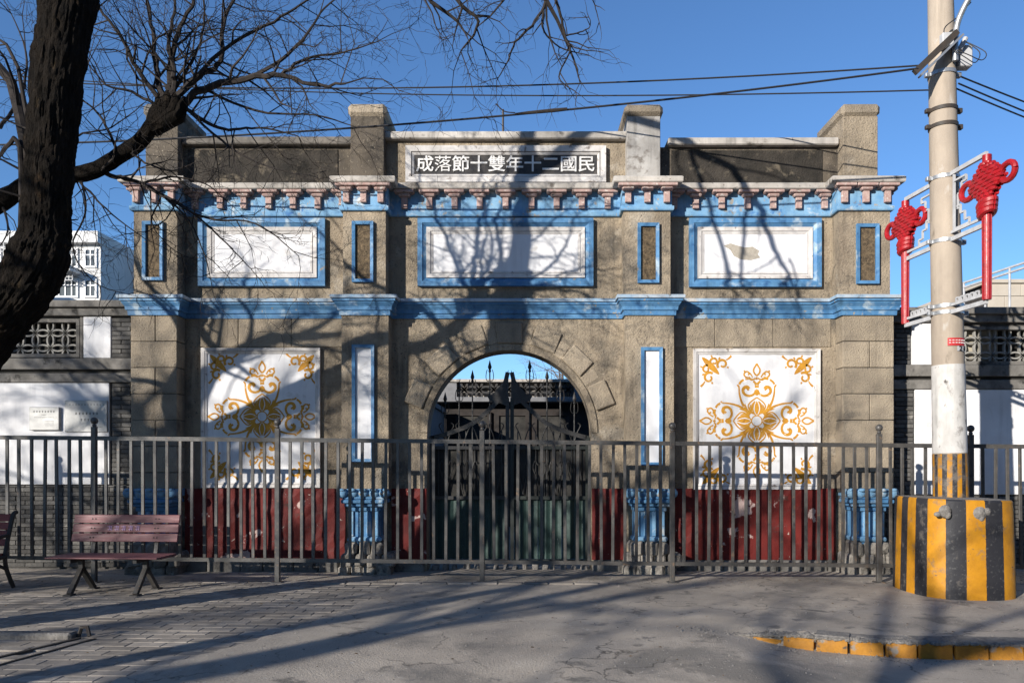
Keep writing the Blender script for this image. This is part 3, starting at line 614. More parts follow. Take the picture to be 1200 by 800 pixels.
# ------------------------------------------------------------------ iron gate in the arch
YG = .30
ig = thing('iron_gate', 'dark double iron gate with spear tops and green sheet panels inside the arch', 'gate', (AX, YG, 0))
GX = AX+.0
for sgn in (-1, 1):
    L_ = lambda d: GX+sgn*d
    mb = MB()
    for d in (.035, 1.165): mb.bar((L_(d), YG, .06), (L_(d), YG, 2.55 if d < .1 else 1.98), .055, .05, (0,1,0))
    for z in (.10, 1.05, 1.80): mb.bar((L_(.06), YG, z), (L_(1.14), YG, z), .04, .05)
    leaf = obj('gate_leaf', mb, m_iron if sgn < 0 else M('greenish_iron', (.032,.038,.034), (.02,.023,.022), 9, .55), ig)
    mb = MB(); cpts = smooth_path([(L_(1.15), YG-.01, 1.95), (L_(.85), YG-.01, 2.04), (L_(.55), YG-.01, 2.17), (L_(.28), YG-.01, 2.40), (L_(.12), YG-.01, 2.60), (L_(.03), YG-.01, 2.93)], 6)
    for a, b in zip(cpts, cpts[1:]): mb.bar(a, b, .03, .065)
    poly = [(L_(.02),2.97),(L_(.07),2.84),(L_(.15),2.72),(L_(.26),2.60),(L_(.34),2.58),(L_(.30),2.50),(L_(.16),2.47),(L_(.02),2.42)]
    mb.prism(poly if sgn > 0 else poly[::-1], YG-.02, YG+.012); obj('arched_rail', mb, m_iron, leaf)
    for d, zt in ((.30,3.10),(.56,2.95),(.76,2.80),(.97,2.62)):
        mb = MB(); mb.tube([(L_(d), YG, 1.05), (L_(d), YG, zt-.12)], .011, 6)
        mb.lathe((L_(d), YG, zt-.14), [(.012,0),(.03,.05),(.022,.08),(.001,.16)], 8); mb.ball((L_(d), YG, zt-.15), .022, 8, 1,1,1,5)
        obj('spear_bar', mb, m_iron, leaf)
        mb = MB()
        for q in (-1, 1):
            mb.tube([(L_(d)+q*(.012+.045*math.sin(t*.9)), YG, zt-.30+.05*t-.035*math.sin(t*1.5)) for t in [i*.35 for i in range(9)]], .006, 5)
        obj('scroll', mb, m_iron, leaf)
    for i in range(8):
        d = .12+i*.135; mb = MB(); mb.tube([(L_(d), YG+.012, 1.05), (L_(d), YG+.012, 1.80 if i % 2 else 2.05)], .009, 5); obj('thin_bar', mb, m_iron, leaf)
    mb = MB()
    for i in range(4):
        d = .2+i*.25
        for q in (-1, 1):
            mb.tube(smooth_path([(L_(d), YG-.012, 1.10), (L_(d)+q*.05, YG-.012, 1.35), (L_(d)+q*.10, YG-.012, 1.50), (L_(d)+q*.07, YG-.012, 1.60), (L_(d)+q*.03, YG-.012, 1.54)], 4), .008, 5)
            mb.tube(smooth_path([(L_(d), YG-.012, 1.82), (L_(d)+q*.06, YG-.012, 2.02), (L_(d)+q*.11, YG-.012, 2.13), (L_(d)+q*.07, YG-.012, 2.17)], 4), .008, 5)
    obj('scroll_work', mb, m_iron, leaf)
    q = MB(); q.box(min(L_(.06), L_(1.14)), max(L_(.06), L_(1.14)), YG+.045, YG+.052, 1.07, 1.79); obj('back_sheet', q, m_lattice_back, leaf)
    for i in range(3):                                                # ribbed green sheets of the lower half
        d0, d1 = .07+i*.36, .07+(i+1)*.36-.012; pts = []
        q = MB(); kx = 12
        for j in range(kx+1): x = d0+(d1-d0)*j/kx; pts.append((L_(x), YG+.035-.010*math.cos(j*PI/2)-.004*rnd.random()))
        for j in range(kx):
            (xa, ya), (xb, yb) = pts[j], pts[j+1]; q.add([(xa,ya,.13),(xb,yb,.13),(xb,yb,1.03),(xa,ya,1.03),(xa,ya+.01,.13),(xb,yb+.01,.13),(xb,yb+.01,1.03),(xa,ya+.01,1.03)], [(0,1,2,3),(7,6,5,4),(3,2,6,7),(0,4,5,1)])
        obj('green_sheet', q, m_green, leaf)
# broken stones along the sill
for i in range(16):
    x = AX-1.1+i*.147+rnd.uniform(-.03,.03); q = MB(); w = rnd.uniform(.03,.06); q.cbox(x-w, x+w, .10, .20+w, -.02, rnd.uniform(.05,.10), .015, .008)
    o = tag(obj('sill_stone', q, m_kerbG), 'small broken stone lying along the sill of the iron gate', 'stone', 'broken stones along the gate sill')

# ------------------------------------------------------------------ flanking grey brick walls
def rings(mb, x0, x1, z0, z1, a, y0, y1, r_w):
    rr = a/math.sqrt(2); nx_ = int(round((x1-x0)/a)); nz_ = max(1, int(round((z1-z0)/a)))
    for i in range(nx_+1):
        for j in range(nz_+1):
            for hx_ in (((i+j) % 2)*.9,):
                cx, cz = x0+i*a, z0+j*a
                N_ = 28
                for k in range(N_):
                    t0, t1 = 2*PI*k/N_, 2*PI*(k+1)/N_; tm = (t0+t1)/2
                    mx, mz = cx+rr*math.cos(tm), cz+rr*math.sin(tm)
                    if not (x0 <= mx <= x1 and z0 <= mz <= z1): continue
                    q = []
                    for t in (t0, t1):
                        for r_ in (rr-r_w, rr+r_w):
                            for y in (y0+.004*hx_, y1): q.append((cx+r_*math.cos(t), y, cz+r_*math.sin(t)))
                    mb.add(q, [(0,2,6,4),(0,4,5,1),(2,3,7,6)])
YW = .22
def side_wall(name, label, x0, x1, bricks_x, boxes, lat, smalls, sgn, zt):
    w = thing(name, label, 'wall', ((x0+x1)/2, YW, 0))
    core = MB()
    # core stands behind everything, with real openings where the lattice sits
    xs_ = sorted({x0, x1, *[v for l in lat for v in l[:2]]})
    for a, b in zip(xs_, xs_[1:]):
        hole = any(l[0] <= (a+b)/2 <= l[1] for l in lat)
        if hole:
            l = lat[0]; core.box(a, b, YW+.03, YW+.36, -.1, l[2]); core.box(a, b, YW+.03, YW+.36, l[3], zt-.1)
        else: core.box(a, b, YW+.03, YW+.36, -.1, zt-.1)
    c = obj('wall_core', core, m_mortar, w)
    n = 0; shp = {}; rest = MB()
    cells = []
    for (a, b, z0, z1) in bricks_x:
        z = z0; r_ = 0
        while z < z1-.03:
            x = a-(.14 if r_ % 2 else 0)
            while x < b:
                u0, u1 = max(a, x), min(b, x+.28)
                if u1-u0 > .03: cells.append((u0, u1, z, min(z+.066, z1)))
                x += .28
            z += .066; r_ += 1
    for (u0, u1, z0, z1) in cells:
        key = (round(u1-u0, 2), round(z1-z0, 3))
        if key not in shp:
            q = MB(); hx_, hz_ = (u1-u0)/2-.004, (z1-z0)/2-.004; q.cbox(-hx_, hx_, -.02, .03, -hz_, hz_, .004, .0015); shp[key] = shared('brick', q, m_brick)
        if n < 300 and abs(u0) < 8.6:
            o = put('brick', shp[key], c, ((u0+u1)/2, YW+.018+rnd.uniform(-.004,.004), (z0+z1)/2)); n += 1
        else: rest.cbox(u0+.004, u1-.004, YW-.002, YW+.04, z0+.004, z1-.004, .004)
    if rest.v: o = obj('bricks_beyond', rest, m_brick, c); o['kind'] = 'stuff'
    for (nm, a, b, y0, y1, z0, z1, m_) in boxes:
        q = MB(); q.cbox(a, b, y0, y1, z0, z1, .008, .002); obj(nm, q, m_, w)
    for (a, b, z0, z1) in lat:
        q = MB(); rings(q, a+.02, b-.02, z0+.01, z1-.01, .225, YW+.05, YW+.10, .012); l = obj('lattice', q, m_lattice, w)
        q = MB(); q.frame(a-.02, b+.02, z0-.02, z1+.02, .05, YW+.0, YW+.14); obj('lattice_frame', q, m_ledge, l)
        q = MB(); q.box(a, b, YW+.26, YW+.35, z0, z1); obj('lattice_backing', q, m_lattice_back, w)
    return w
def sp(u, v): return px(u, v, YW)
# left wall
xl, xr = -12.0, PU[0][0]-.03
def ledges(x0, x1, zt, zl, sgn):
    out = [('coping', x0, x1, YW-.10, YW+.45, zt-.10, zt, m_ledge), ('coping_underside', x0, x1, YW-.05, YW+.40, zt-.22, zt-.103, m_ledge),
           ('ledge', x0, x1, YW-.05, YW+.20, zl+.10, zl+.27, m_ledge), ('ledge_groove', x0, x1, YW+.015, YW+.2, zl+.052, zl+.098, m_lattice_back), ('ledge_lower', x0, x1, YW-.03, YW+.2, zl-.09, zl+.05, m_ledge)]
    return out
zt = 3.98; zl = 2.86
lw = side_wall('brick_wall', 'grey brick wall with two plaques and a lattice opening left of the gateway', xl, xr,
    [(sp(131,0).x, xr, 1.25, 2.76), (sp(131,0).x, xr, 3.14, zt-.23), (xl, xr, 0.02, 1.24)],
    ledges(xl, xr, zt, zl, -1)+[('white_panel', xl, sp(128.5,0).x, YW-.012, YW+.03, 1.25, 2.765, m_white), ('white_pier', sp(98,0).x, sp(130.5,0).x, YW-.012, YW+.2, 3.135, zt-.225, m_white), ('pier_edge', sp(93.5,0).x, sp(97.5,0).x, YW-.002, YW+.2, 3.135, zt-.225, m_ledge)],
    [(sp(93,0).x-.262*4, sp(93,0).x-.02, 3.17, 3.70)], [], -1, zt)
# right wall
xl2, xr2 = PU[3][1]+.03, 12.0; zt = 3.88; zl = 2.76
rw = side_wall('brick_wall', 'dark grey brick wall with a lattice opening behind the utility pole', xl2, xr2,
    [(xl2, sp(1070.5,0).x, 1.10, 2.66), (xl2, sp(1067,0).x, 3.04, zt-.23), (xl2, xr2, 0.02, 1.09)],
    ledges(xl2, xr2, zt, zl, 1)+[('white_panel', sp(1072,0).x, xr2, YW-.012, YW+.03, 1.10, 2.665, m_white), ('white_pier', sp(1068.5,0).x, sp(1101,0).x, YW-.012, YW+.2, 3.035, zt-.225, m_white), ('pier_edge', sp(1102,0).x, sp(1118,0).x, YW-.002, YW+.2, 3.035, zt-.225, m_ledge)],
    [(sp(1120,0).x, sp(1120,0).x+.262*5, 3.06, 3.59)], [], 1, zt)
q = MB(); q.box(sp(1129,0).x, sp(1176,0).x, YW+.15, YW+.17, 3.075, 3.58); obj('cream_panel', q, m_cream, rw)
# plaques
def plaque(u0, u1, v0, v1, label, rows):
    a, b = px(u0, v1, YW), px(u1, v0, YW); t = thing('wall_plaque', label, 'plaque', ((a.x+b.x)/2, YW-.02, a.z))
    q = MB(); q.cbox(a.x, b.x, YW-.062 if u0 < 60 else YW-.035, YW-.013, a.z, b.z, .008); obj('plate', q, m_steelplate, t)
    y = (YW-.062 if u0 < 60 else YW-.035)-.0015
    q = MB()
    for (cx, cz, n_, h, gap) in rows:                                  # lines of tiny engraved lettering, unreadable at this size
        for i in range(n_):
            x = a.x+(b.x-a.x)*cx+(i-(n_-1)/2)*gap; z = a.z+(b.z-a.z)*cz
            q.box(x-h*.4, x+h*.4, y, y+.002, z+h*.22, z+h*.36); q.box(x-h*.07, x+h*.07, y-.0004, y+.002, z-h*.45, z+h*.45); q.box(x-h*.34, x+h*.3, y, y+.002, z-h*.3, z-h*.16)
    obj('engraved_text', q, m_ink, t)
plaque(37, 72, 477, 504, 'small thick metal plaque on the white wall panel beside the gateway', [(.5,.80,8,.032,.042), (.5,.66,4,.015,.02), (.5,.55,16,.012,.018), (.68,.38,8,.012,.018), (.68,.28,8,.012,.018), (.68,.20,7,.012,.018)])
plaque(77, 127, 469, 506, 'larger thin plaque with rows of engraved characters on the white wall', [(.52,.86,12,.022,.045), (.52,.58,7,.04,.052), (.48,.38,3,.038,.052), (.80,.16,6,.014,.02)])

# ------------------------------------------------------------------ fence
YF = -1.15
fence = thing('metal_fence', 'dark grey steel railing with ball topped posts standing before the gateway', 'fence', (0, YF, 0))
slope = lambda x: -.009*x
fposts = [-8.2, -5.74, -3.32, -.62, 1.89, 4.62, 5.83, 8.3]
qp = MB(); qp.cbox(-.032,.032,-.032,.032,-.06,2.0,.006); mp_ = shared('post', qp, m_fence)
qb = MB(); qb.ball((0,0,0), .048, 12, m=8); qb.lathe((0,0,-.085), [(.018,0),(.03,.02),(.018,.045),(.018,.06)], 10); qb.smooth = True; mbl = shared('ball_finial', qb, m_fence)
qf = MB(); qf.cbox(-.07,.07,-.06,.06,-.02,.012,.004); mft = shared('foot_plate', qf, m_fence)
for x in fposts:
    o = put('post', mp_, fence, (x, YF, slope(x))); put('ball_finial', mbl, o, (x, YF, 2.08+slope(x))); put('foot_plate', mft, o, (x, YF, .0))
bz0, bz1 = .29, 1.83
qv = MB(); qv.cbox(-.020,.020,-.013,.013, 0, bz1-bz0, .003); mbar = shared('bar', qv, m_fence)
for a, b in zip(fposts, fposts[1:]):
    for z, h in ((1.85, .055), (.265, .05)):
        q = MB(); q.bar((a+.033, YF, z+slope(a)), (b-.033, YF, z+slope(b)), .04, h); obj('rail', q, m_fence, fence)
    n = max(2, round((b-a)/.161))
    for i in range(1, n):
        x = a+(b-a)*i/n+rnd.uniform(-.006,.006); o = put('bar', mbar, fence, (x, YF, bz0+slope(x))); o.rotation_euler = (rnd.uniform(-.006,.006), rnd.uniform(-.009,.009), rnd.uniform(-.08,.08))

# ------------------------------------------------------------------ benches
def place(mb, ox, oy, rz):
    c, s_ = math.cos(rz), math.sin(rz); mb.v = [(ox+x*c-y*s_, oy+x*s_+y*c, z) for x, y, z in mb.v]; return mb
bx, by, br = -5.06, -1.75, R(-2)
bench = thing('park_bench', 'maroon slatted park bench with iron legs standing before the fence', 'bench', (bx, by, 0))
for i in range(5):                                                    # seat, front towards the street
    y = -.44+i*.102; q = MB(); q.cbox(-.68, .68, y-.044, y+.044, .425+.012*(i < 1)-.0, .457, .006, .001); obj('seat_slat', place(q, bx, by, br), m_plank, bench)
for i in range(3):
    z = .60+i*.115; y = .055+i*.028; q = MB(); q.cbox(-.675, .675, -.014, .014, -.050, .050, .006, .001)
    q.v = [(x, y+yy+zz*.24, z+zz+.045) for x, yy, zz in q.v]; sl = obj('back_slat', place(q, bx, by, br), m_plank, bench)
    q = MB()
    for x in (-.435, -.395, .375, .415):
        q.v0 = len(q.v); q.lathe((0,0,0), [(.009,-.002),(.009,.002)], 8); q.v[q.v0:] = [(x+a, y-.0165+c*1.0+0*b, z+.045+b) for a, b, c in q.v[q.v0:]]
    obj('bolt', place(q, bx, by, br), m_ink, sl)
    if i == 1:
        mk = MB()                                                      # five faint hand-painted signs, no longer legible
        for k in range(5):
            xx = -.20+k*.088
            for (a, b, c_, d_) in ((-.03,.02,.03,.02),(-.025,-.012,.028,-.008),(0,.035,-.004,-.03),(.018,.03,.024,-.028)[:4]):
                mk.bar((xx+a, y-.0165-.004+(b)*.24, z+.045+b), (xx+c_, y-.0165-.004+d_*.24, z+.045+d_), .002, .007, (0,0,1) if abs(a-c_) > .02 else (1,0,0))
        obj('faded_lettering', place(mk, bx, by, br), m_purple, sl)
for x in (-.40, .40):
    q = MB()
    q.bar((x,-.20,.43), (x,-.20,.27), .055, .05, (0,1,0)); q.bar((x,-.205,.29), (x,-.44,.015), .055, .05); q.bar((x,-.195,.29), (x,.06,.015), .055, .05)
    q.bar((x,-.46,.405), (x,.06,.405), .045, .035); q.bar((x,.03,.40), (x,.155,.92), .045, .03, (0,1,0)); q.cbox(x-.05, x+.05, -.50, -.38, .0, .018, .004); q.cbox(x-.05, x+.05, .0, .12, .0, .018, .004)
    obj('leg', place(q, bx, by, br), m_cast, bench)
b2x, b2y = -7.13, -1.80
bench2 = thing('park_bench', 'red slatted bench with curled black iron end beside the brick wall', 'bench', (b2x, b2y, 0))
for i in range(5):
    y = -.40+i*.095; q = MB(); q.cbox(-.62, .62, y-.04, y+.04, .43, .46, .006, .001); obj('seat_slat', place(q, b2x, b2y, 0), m_plank_red, bench2)
for i in range(4):
    z = .55+i*.10; y = .05+i*.03; q = MB(); q.cbox(-.62, .62, -.013, .013, -.043, .043, .006, .001); q.v = [(x, y+yy+zz*.28, z+zz+.04) for x, yy, zz in q.v]; obj('back_slat', place(q, b2x, b2y, 0), m_plank_red, bench2)
for x in (-.64, .64):
    q = MB()
    for pts, r_ in (([(x,.22,.955),(x,.16,.93),(x,.11,.80),(x,.04,.58),(x,.0,.42),(x,.02,.28),(x,.10,.12),(x,.16,.02)], .026), ([(x,-.48,.02),(x,-.44,.12),(x,-.36,.26),(x,-.38,.40),(x,-.42,.43)], .026), ([(x,-.42,.42),(x,-.2,.40),(x,.0,.42)], .024), ([(x,-.40,.43),(x,-.43,.56),(x,-.38,.64),(x,-.2,.65),(x,.06,.68)], .022), ([(x,-.36,.26),(x,-.18,.33),(x,.0,.27)], .02)):
        q.tube(smooth_path(pts, 5), r_, 8)
    obj('iron_end', place(q, b2x, b2y, 0), m_blackmetal, bench2, True)

# ------------------------------------------------------------------ striped block and utility pole
BX, BY = 5.17, -1.82
blk = thing('striped_block', 'yellow and black striped concrete block round the foot of the pole', 'bollard', (BX, BY, 0))
mb = MB(); n = 64
prof = [(.735,-.1),(.73,.02),(.72,.5),(.705,1.0),(.698,1.13),(.68,1.148)]
for r_, z in prof:
    for k in range(n):
        t = 2*PI*k/n; c, s_ = math.cos(t), math.sin(t); sq = (abs(c)**4+abs(s_)**4)**(-1/4); sq = .42+.58*sq
        rr = r_*sq*(1+.006*noise.noise(Vector((c*3, s_*3, z*4)))) * .96
        mb.v.append((BX+.05+rr*c*.84, BY+rr*s_, z-.012*c))
for i in range(len(prof)-1):
    for k in range(n): k2 = (k+1) % n; mb.f.append((i*n+k, i*n+k2, (i+1)*n+k2, (i+1)*n+k))
obj('striped_body', mb, stripes('hazard_stripes', 20, BX, BY, .62), blk, True)
q = MB(); tp = [v for v in mb.v[-n:]]; q.add([(x, y, z) for x, y, z in tp]+[(BX+.05, BY, 1.165)], [(k, (k+1) % n, n) for k in range(n)]); obj('cement_top', q, m_kerbG, blk)
for grp in (((-.36,1.02,.075,.075),(-.44,.985,.045,.03),(-.33,.98,.04,.05)), ((.02,1.0,.085,.08),(.10,1.02,.06,.05),(.04,.95,.04,.05))):
    q = MB()
    for (dx, z, rx, rz) in grp: q.ball((BX+dx, BY-.668+abs(dx)*.10, z), .5, 10, rx*2, .07, rz*2, 6)
    obj('cement_lump', q, m_kerbG, blk, True)
pole_x = lambda z: 5.215-.0205*(z-1.0)
pole_r = lambda z: .208-.0085*z
pole = thing('utility_pole', 'tall tan concrete utility pole with whitewashed foot behind the striped block', 'pole', (5.23, BY, 0))
def ring_seg(z0, z1, e, n=24, k=2):
    q = MB(); q.tube([(pole_x(z0+(z1-z0)*i/k), BY, z0+(z1-z0)*i/k) for i in range(k+1)], [pole_r(z0+(z1-z0)*i/k)+e for i in range(k+1)], n); return q
obj('shaft', ring_seg(1.2, 10.2, 0, 32, 20), m_conc, pole, True)
obj('whitewash_band', ring_seg(1.70, 2.78, .003, 32, 6), m_polewhite, pole, True)
obj('striped_band', ring_seg(1.13, 1.69, .005, 32, 4), stripes('pole_stripes', 22, 5.205, BY, .3, (9, .46, .60)), pole, True)
for z, m_ in ((5.92, m_blackmetal), (5.72, m_blackmetal), (6.36, m_metal), (5.08, m_metal), (4.30, m_metal), (3.42, m_metal), (3.50, m_metal)):
    obj('clamp_band', ring_seg(z-.022, z+.022, .012, 24, 1), m_, pole, True)
    q = MB(); q.cbox(pole_x(z)+pole_r(z), pole_x(z)+pole_r(z)+.075, BY-.03, BY+.03, z-.03, z+.03, .006); obj('clamp_bolt', q, m_, pole)
    q = MB(); q.cbox(pole_x(z)-pole_r(z)-.06, pole_x(z)-pole_r(z), BY-.03, BY+.03, z-.025, z+.025, .006); obj('clamp_bolt', q, m_, pole)
q = MB(); z = 3.02; r_ = pole_r(z)+.006
def curved(z0, z1, t0, t1, r_):
    q = MB(); n = 10; zc = (z0+z1)/2
    for i in range(n+1):
        t = t0+(t1-t0)*i/n
        for rr, zz in ((r_, z0), (r_, z1), (r_+.004, z1), (r_+.004, z0)): q.v.append((pole_x(zc)+rr*math.sin(t), BY-rr*math.cos(t), zz))
    for i in range(n):
        for a in range(4): b = (a+1) % 4; q.f.append((i*4+a, i*4+b, i*4+4+b, i*4+4+a))
    return q
obj('red_plate', curved(3.00, 3.095, R(-28), R(42), r_), m_plate_red, pole)
obj('number_plate', curved(2.935, 2.995, R(5), R(55), r_), m_whitemetal, pole)
for i, ch in enumerate('26'):
    me = text_mesh(ch, .085); me.materials.append(m_ink); t = R(18+i*20)
    o = put('digit', me, pole, (pole_x(z)+(r_+.006)*math.sin(t), BY-(r_+.006)*math.cos(t), 2.965)); o.rotation_euler = (R(90), 0, t)
mk = MB()
for i in range(6):
    t = R(-20+i*11)
    for dz in (.018, -.012): mk.cbox(pole_x(z)+(r_+.006)*math.sin(t)-.012, pole_x(z)+(r_+.006)*math.sin(t)+.012, BY-(r_+.006)*math.cos(t)-.002, BY-(r_+.006)*math.cos(t)+.002, 3.047+dz-.005, 3.047+dz+.005, .001)
obj('plate_lettering', mk, m_text_white, pole)
# steel cross arm, running from the back right to the front left
q = MB(); A1, A2 = px(1060, 94, BY-.65), px(1119, 40, BY+.05)
A1, A2 = Vector((4.63, BY-.28, 6.26)), Vector((5.16, BY-.24, 6.77))
q.bar(A1, A2, .05, .07); q.bar(A1+Vector((.05,.0,-.06)), A2+Vector((.05,0,-.06)), .03, .02); obj('cross_arm', q, m_blackmetal, pole)
q = MB(); q.bar(A1+Vector((.06,-.03,-.045)), A2+Vector((.06,-.03,-.045)), .022, .025); obj('arm_strip', q, m_metal, pole)
q = MB(); q.cbox(5.26, 5.42, BY-.12, BY+.02, 6.42, 6.68, .01); obj('meter_box', q, m_box, pole)
q = MB(); q.tube([(5.24, BY-.15, 6.60),(5.31, BY-.16, 6.74)], .03, 8); obj('insulator', q, m_whitemetal, pole)
q = MB(); q.cbox(4.98, 5.12, BY-.26, BY-.17, 6.60, 6.76, .01); obj('junction_box', q, m_box, pole)
q = MB()
for k in range(2):
    a = Vector((5.12+.04*k, BY-.24, 6.55)); q.tube(smooth_path([a, a+Vector((.12,-.03,-.10+.03*k)), a+Vector((.25+.04*k,-.02,-.16+.03*k)), a+Vector((.31+.03*k,.0,-.02)), (5.29,BY-.14,6.72)], 5), .006, 5)
q.tube(smooth_path([(5.05,BY-.24,6.62),(5.0,BY-.25,6.8),(5.2,BY-.2,6.98),(5.35,BY-.2,7.15)], 5), .007, 5)
obj('loose_wire', q, m_cable, pole)
# lamp arm clamped on the pole
lamp = thing('street_lamp', 'grey street lamp on a bent arm high on the utility pole', 'street lamp', (5.1, BY, 6.5))
q = MB(); q.tube(smooth_path([(5.17,BY-.18,6.45),(5.17,BY-.19,6.75),(5.20,BY-.22,6.95),(5.30,BY-.30,7.18),(5.42,BY-.4,7.30)], 6), .035, 10); obj('arm', q, m_metal, lamp, True)
q = MB(); q.ball((5.50, BY-.50, 7.29), .17, 14, 1.0, 1.7, .42, 8); obj('lamp_head', q, m_box, lamp, True)
# knot lanterns hung in a frame that crosses the pole
deco = thing('lantern_frame', 'white metal frame clamped on the pole carrying two red knots', 'frame', (5.1, BY, 3.3))
YN, YB_ = BY-.80, BY+.80
XN, XB_ = 5.20, 5.03
for k, z in enumerate((5.09, 4.29, 3.41)):
    q = MB(); q.bar((XB_, YB_, z), (XN, YN, z), .035, .05); 
    if k: q.bar((XB_, YB_, z+.085), (XN, YN, z+.085), .025, .03)
    for (xx, yy) in ((XB_, YB_), (XN, YN)):
        pass
    q.bar((pole_x(z)-.2, BY+.0, z), (pole_x(z)-.17, BY-.02, z), .03, .03)
    obj('arm', q, m_whitemetal, deco)
for s_, xx, yy in ((-1, XN, YN), (1, XB_, YB_)):                       # stepped fret pattern in the corners
    f = lambda d, z: (5.115+(xx-5.115)*d, BY+(yy-BY)*d, z)
    q = MB(); q.bar(f(.27, 4.38), f(.27, 5.06), .025, .025); obj('upright', q, m_whitemetal, deco)
    for st_ in (((.27,4.98,.55,4.98),(.55,4.98,.55,4.92),(.55,4.92,.45,4.92),(.45,4.92,.45,4.80),(.45,4.80,.36,4.80),(.36,4.80,.36,4.62)), ((.27,4.40,.62,4.40),(.62,4.40,.62,4.46),(.62,4.46,.52,4.46),(.52,4.46,.52,4.56),(.52,4.56,.42,4.56),(.42,4.56,.42,4.66),(.42,4.66,.34,4.66))):
        q = MB()
        for (d, z, d2, z2) in st_: q.bar(f(d, z), f(d2, z2), .022, .022)
        obj('fret', q, m_whitemetal, deco)
    for i in range(5):
        d = .32+i*.11; q = MB()
        for (a, z, b, z2) in ((d,3.56,d+.07,3.56),(d,3.56,d,3.50),(d+.07,3.56,d+.07,3.51),(d+.03,3.51,d+.07,3.51)): q.bar(f(a, z), f(b, z2), .018, .018)
        obj('fret_key', q, m_whitemetal, deco)
for side, xx, yy in (('far', XB_, YB_), ('near', XN, YN)):
    lab = {'far': 'red knot lantern hanging near the gateway end of the pole frame', 'near': 'red knot lantern on the street end of the pole frame'}[side]
    k = thing('knot_lantern', lab, 'lantern', (xx, yy, 3.4), 'red knot lanterns on the pole frame')
    ux = Vector((XN-XB_, YN-YB_, 0)).normalized(); ix = ux*(1 if side == 'near' else -1)
    nrm = Vector((ux.y, -ux.x, 0)); C = Vector((xx, yy, 4.765)); W, H = .285, .20
    mb = MB()
    for i in range(11):                                                # cords laid side by side, longest at the middle
        t = -1+2*i/10; hw_ = W*(1-.70*abs(t)**1.3); z = H*t
        for off in (.045, -.045):
            mb.tube([C+ux*(hw_*e)+Vector((0,0,z+.004*math.sin(e*7+i)))+nrm*(off*(1-.45*e*e)+.007*math.copysign(1, off)*math.sin(e*12+i*PI)) for e in [-1+.125*j for j in range(17)]], [.025*(.75 if abs(e) > .9 else 1) for e in [-1+.125*j for j in range(17)]], 8)
    obj('knot_body', mb, m_lantern, k, True)
    for s_ in (1, -1):
        q = MB(); cc = C+ux*s_*(W+.05); q.tube([cc+ux*.115*math.cos(t)+Vector((0,0,.095*math.sin(t))) for t in [2*PI*j/16 for j in range(17)]], .034, 8); obj('side_loop', q, m_lantern, k, True)
    q = MB(); q.tube([(xx, yy, 5.07), (C.x, C.y, 4.94)], .05, 10); obj('hanger', q, m_lantern, k, True)
    q = MB(); cc = Vector((xx, yy, 4.47))
    for s_ in (-1, 0, 1): q.tube([cc+ux*(.085+.01*s_)*math.cos(t)+nrm*.06*math.sin(t)+Vector((0,0,s_*.05+.03*math.cos(t))) for t in [2*PI*j/14 for j in range(15)]], .045, 8)
    obj('collar_knot', q, m_lantern, k, True)
    q = MB(); q.tube([(xx, yy, 4.42), (xx, yy, 3.43)], [.050, .046], 14)
    for s_ in range(7): t = 2*PI*s_/7; q.tube([(xx+.042*math.cos(t), yy+.042*math.sin(t), 4.40), (xx+.038*math.cos(t), yy+.038*math.sin(t), 3.44)], .013, 6)
    obj('tassel_tube', q, m_lantern, k, True)

# ------------------------------------------------------------------ cables
def cable(label, a, b, sag, r_=.011, n=40):
    a, b = Vector(a), Vector(b); q = MB(); q.tube([a.lerp(b, i/n)-Vector((0,0,4*sag*(i/n)*(1-i/n))) for i in range(n+1)], r_, 5)
    return tag(obj('overhead_cable', q, m_cable), label, 'cable', 'overhead cables')
cable('thick black cable sagging low across the parapet from the cross arm', (4.66,BY-.3,6.30), px(-150,172,-.9), .22, .013)
cable('upper thin cable of the pair crossing the sky towards the tree', (5.2,BY+.25,6.30), px(-300,52,6.0), .45, .010)
cable('lower thin cable of the pair crossing the sky towards the tree', (4.72,BY-.25,6.36), px(-300,66,3.0), .42, .011)
for i, (z, zz) in enumerate(((6.30,6.35),(6.24,6.05),(6.20,5.95))):
    cable(['topmost cable leaving the pole away from the gateway', 'middle cable leaving the pole away from the gateway', 'lowest cable leaving the pole away from the gateway'][i], (5.28,BY-.1+.05*i,z), (14,2.5,zz+.2), .18, .011)
ca, cb = Vector((4.66,BY-.3,6.30)), px(-150,172,-.9)
cpt = lambda t: ca.lerp(cb, t)-Vector((0,0,.88*t*(1-t)))
tc = min((i/400 for i in range(400)), key=lambda t: abs(cpt(t).x-.0))
tw = MB(); tw.tube([cpt(tc+.012*(i-3))+Vector((0,-.012,.004)) for i in range(5)], [.02,.024,.022,.02,.012], 7); tw.tube(smooth_path([cpt(tc+.012)+Vector((0,-.01,.02)), cpt(tc+.022)+Vector((0,-.01,.05)), cpt(tc+.03)+Vector((0,0,.16))], 4), .007, 5)

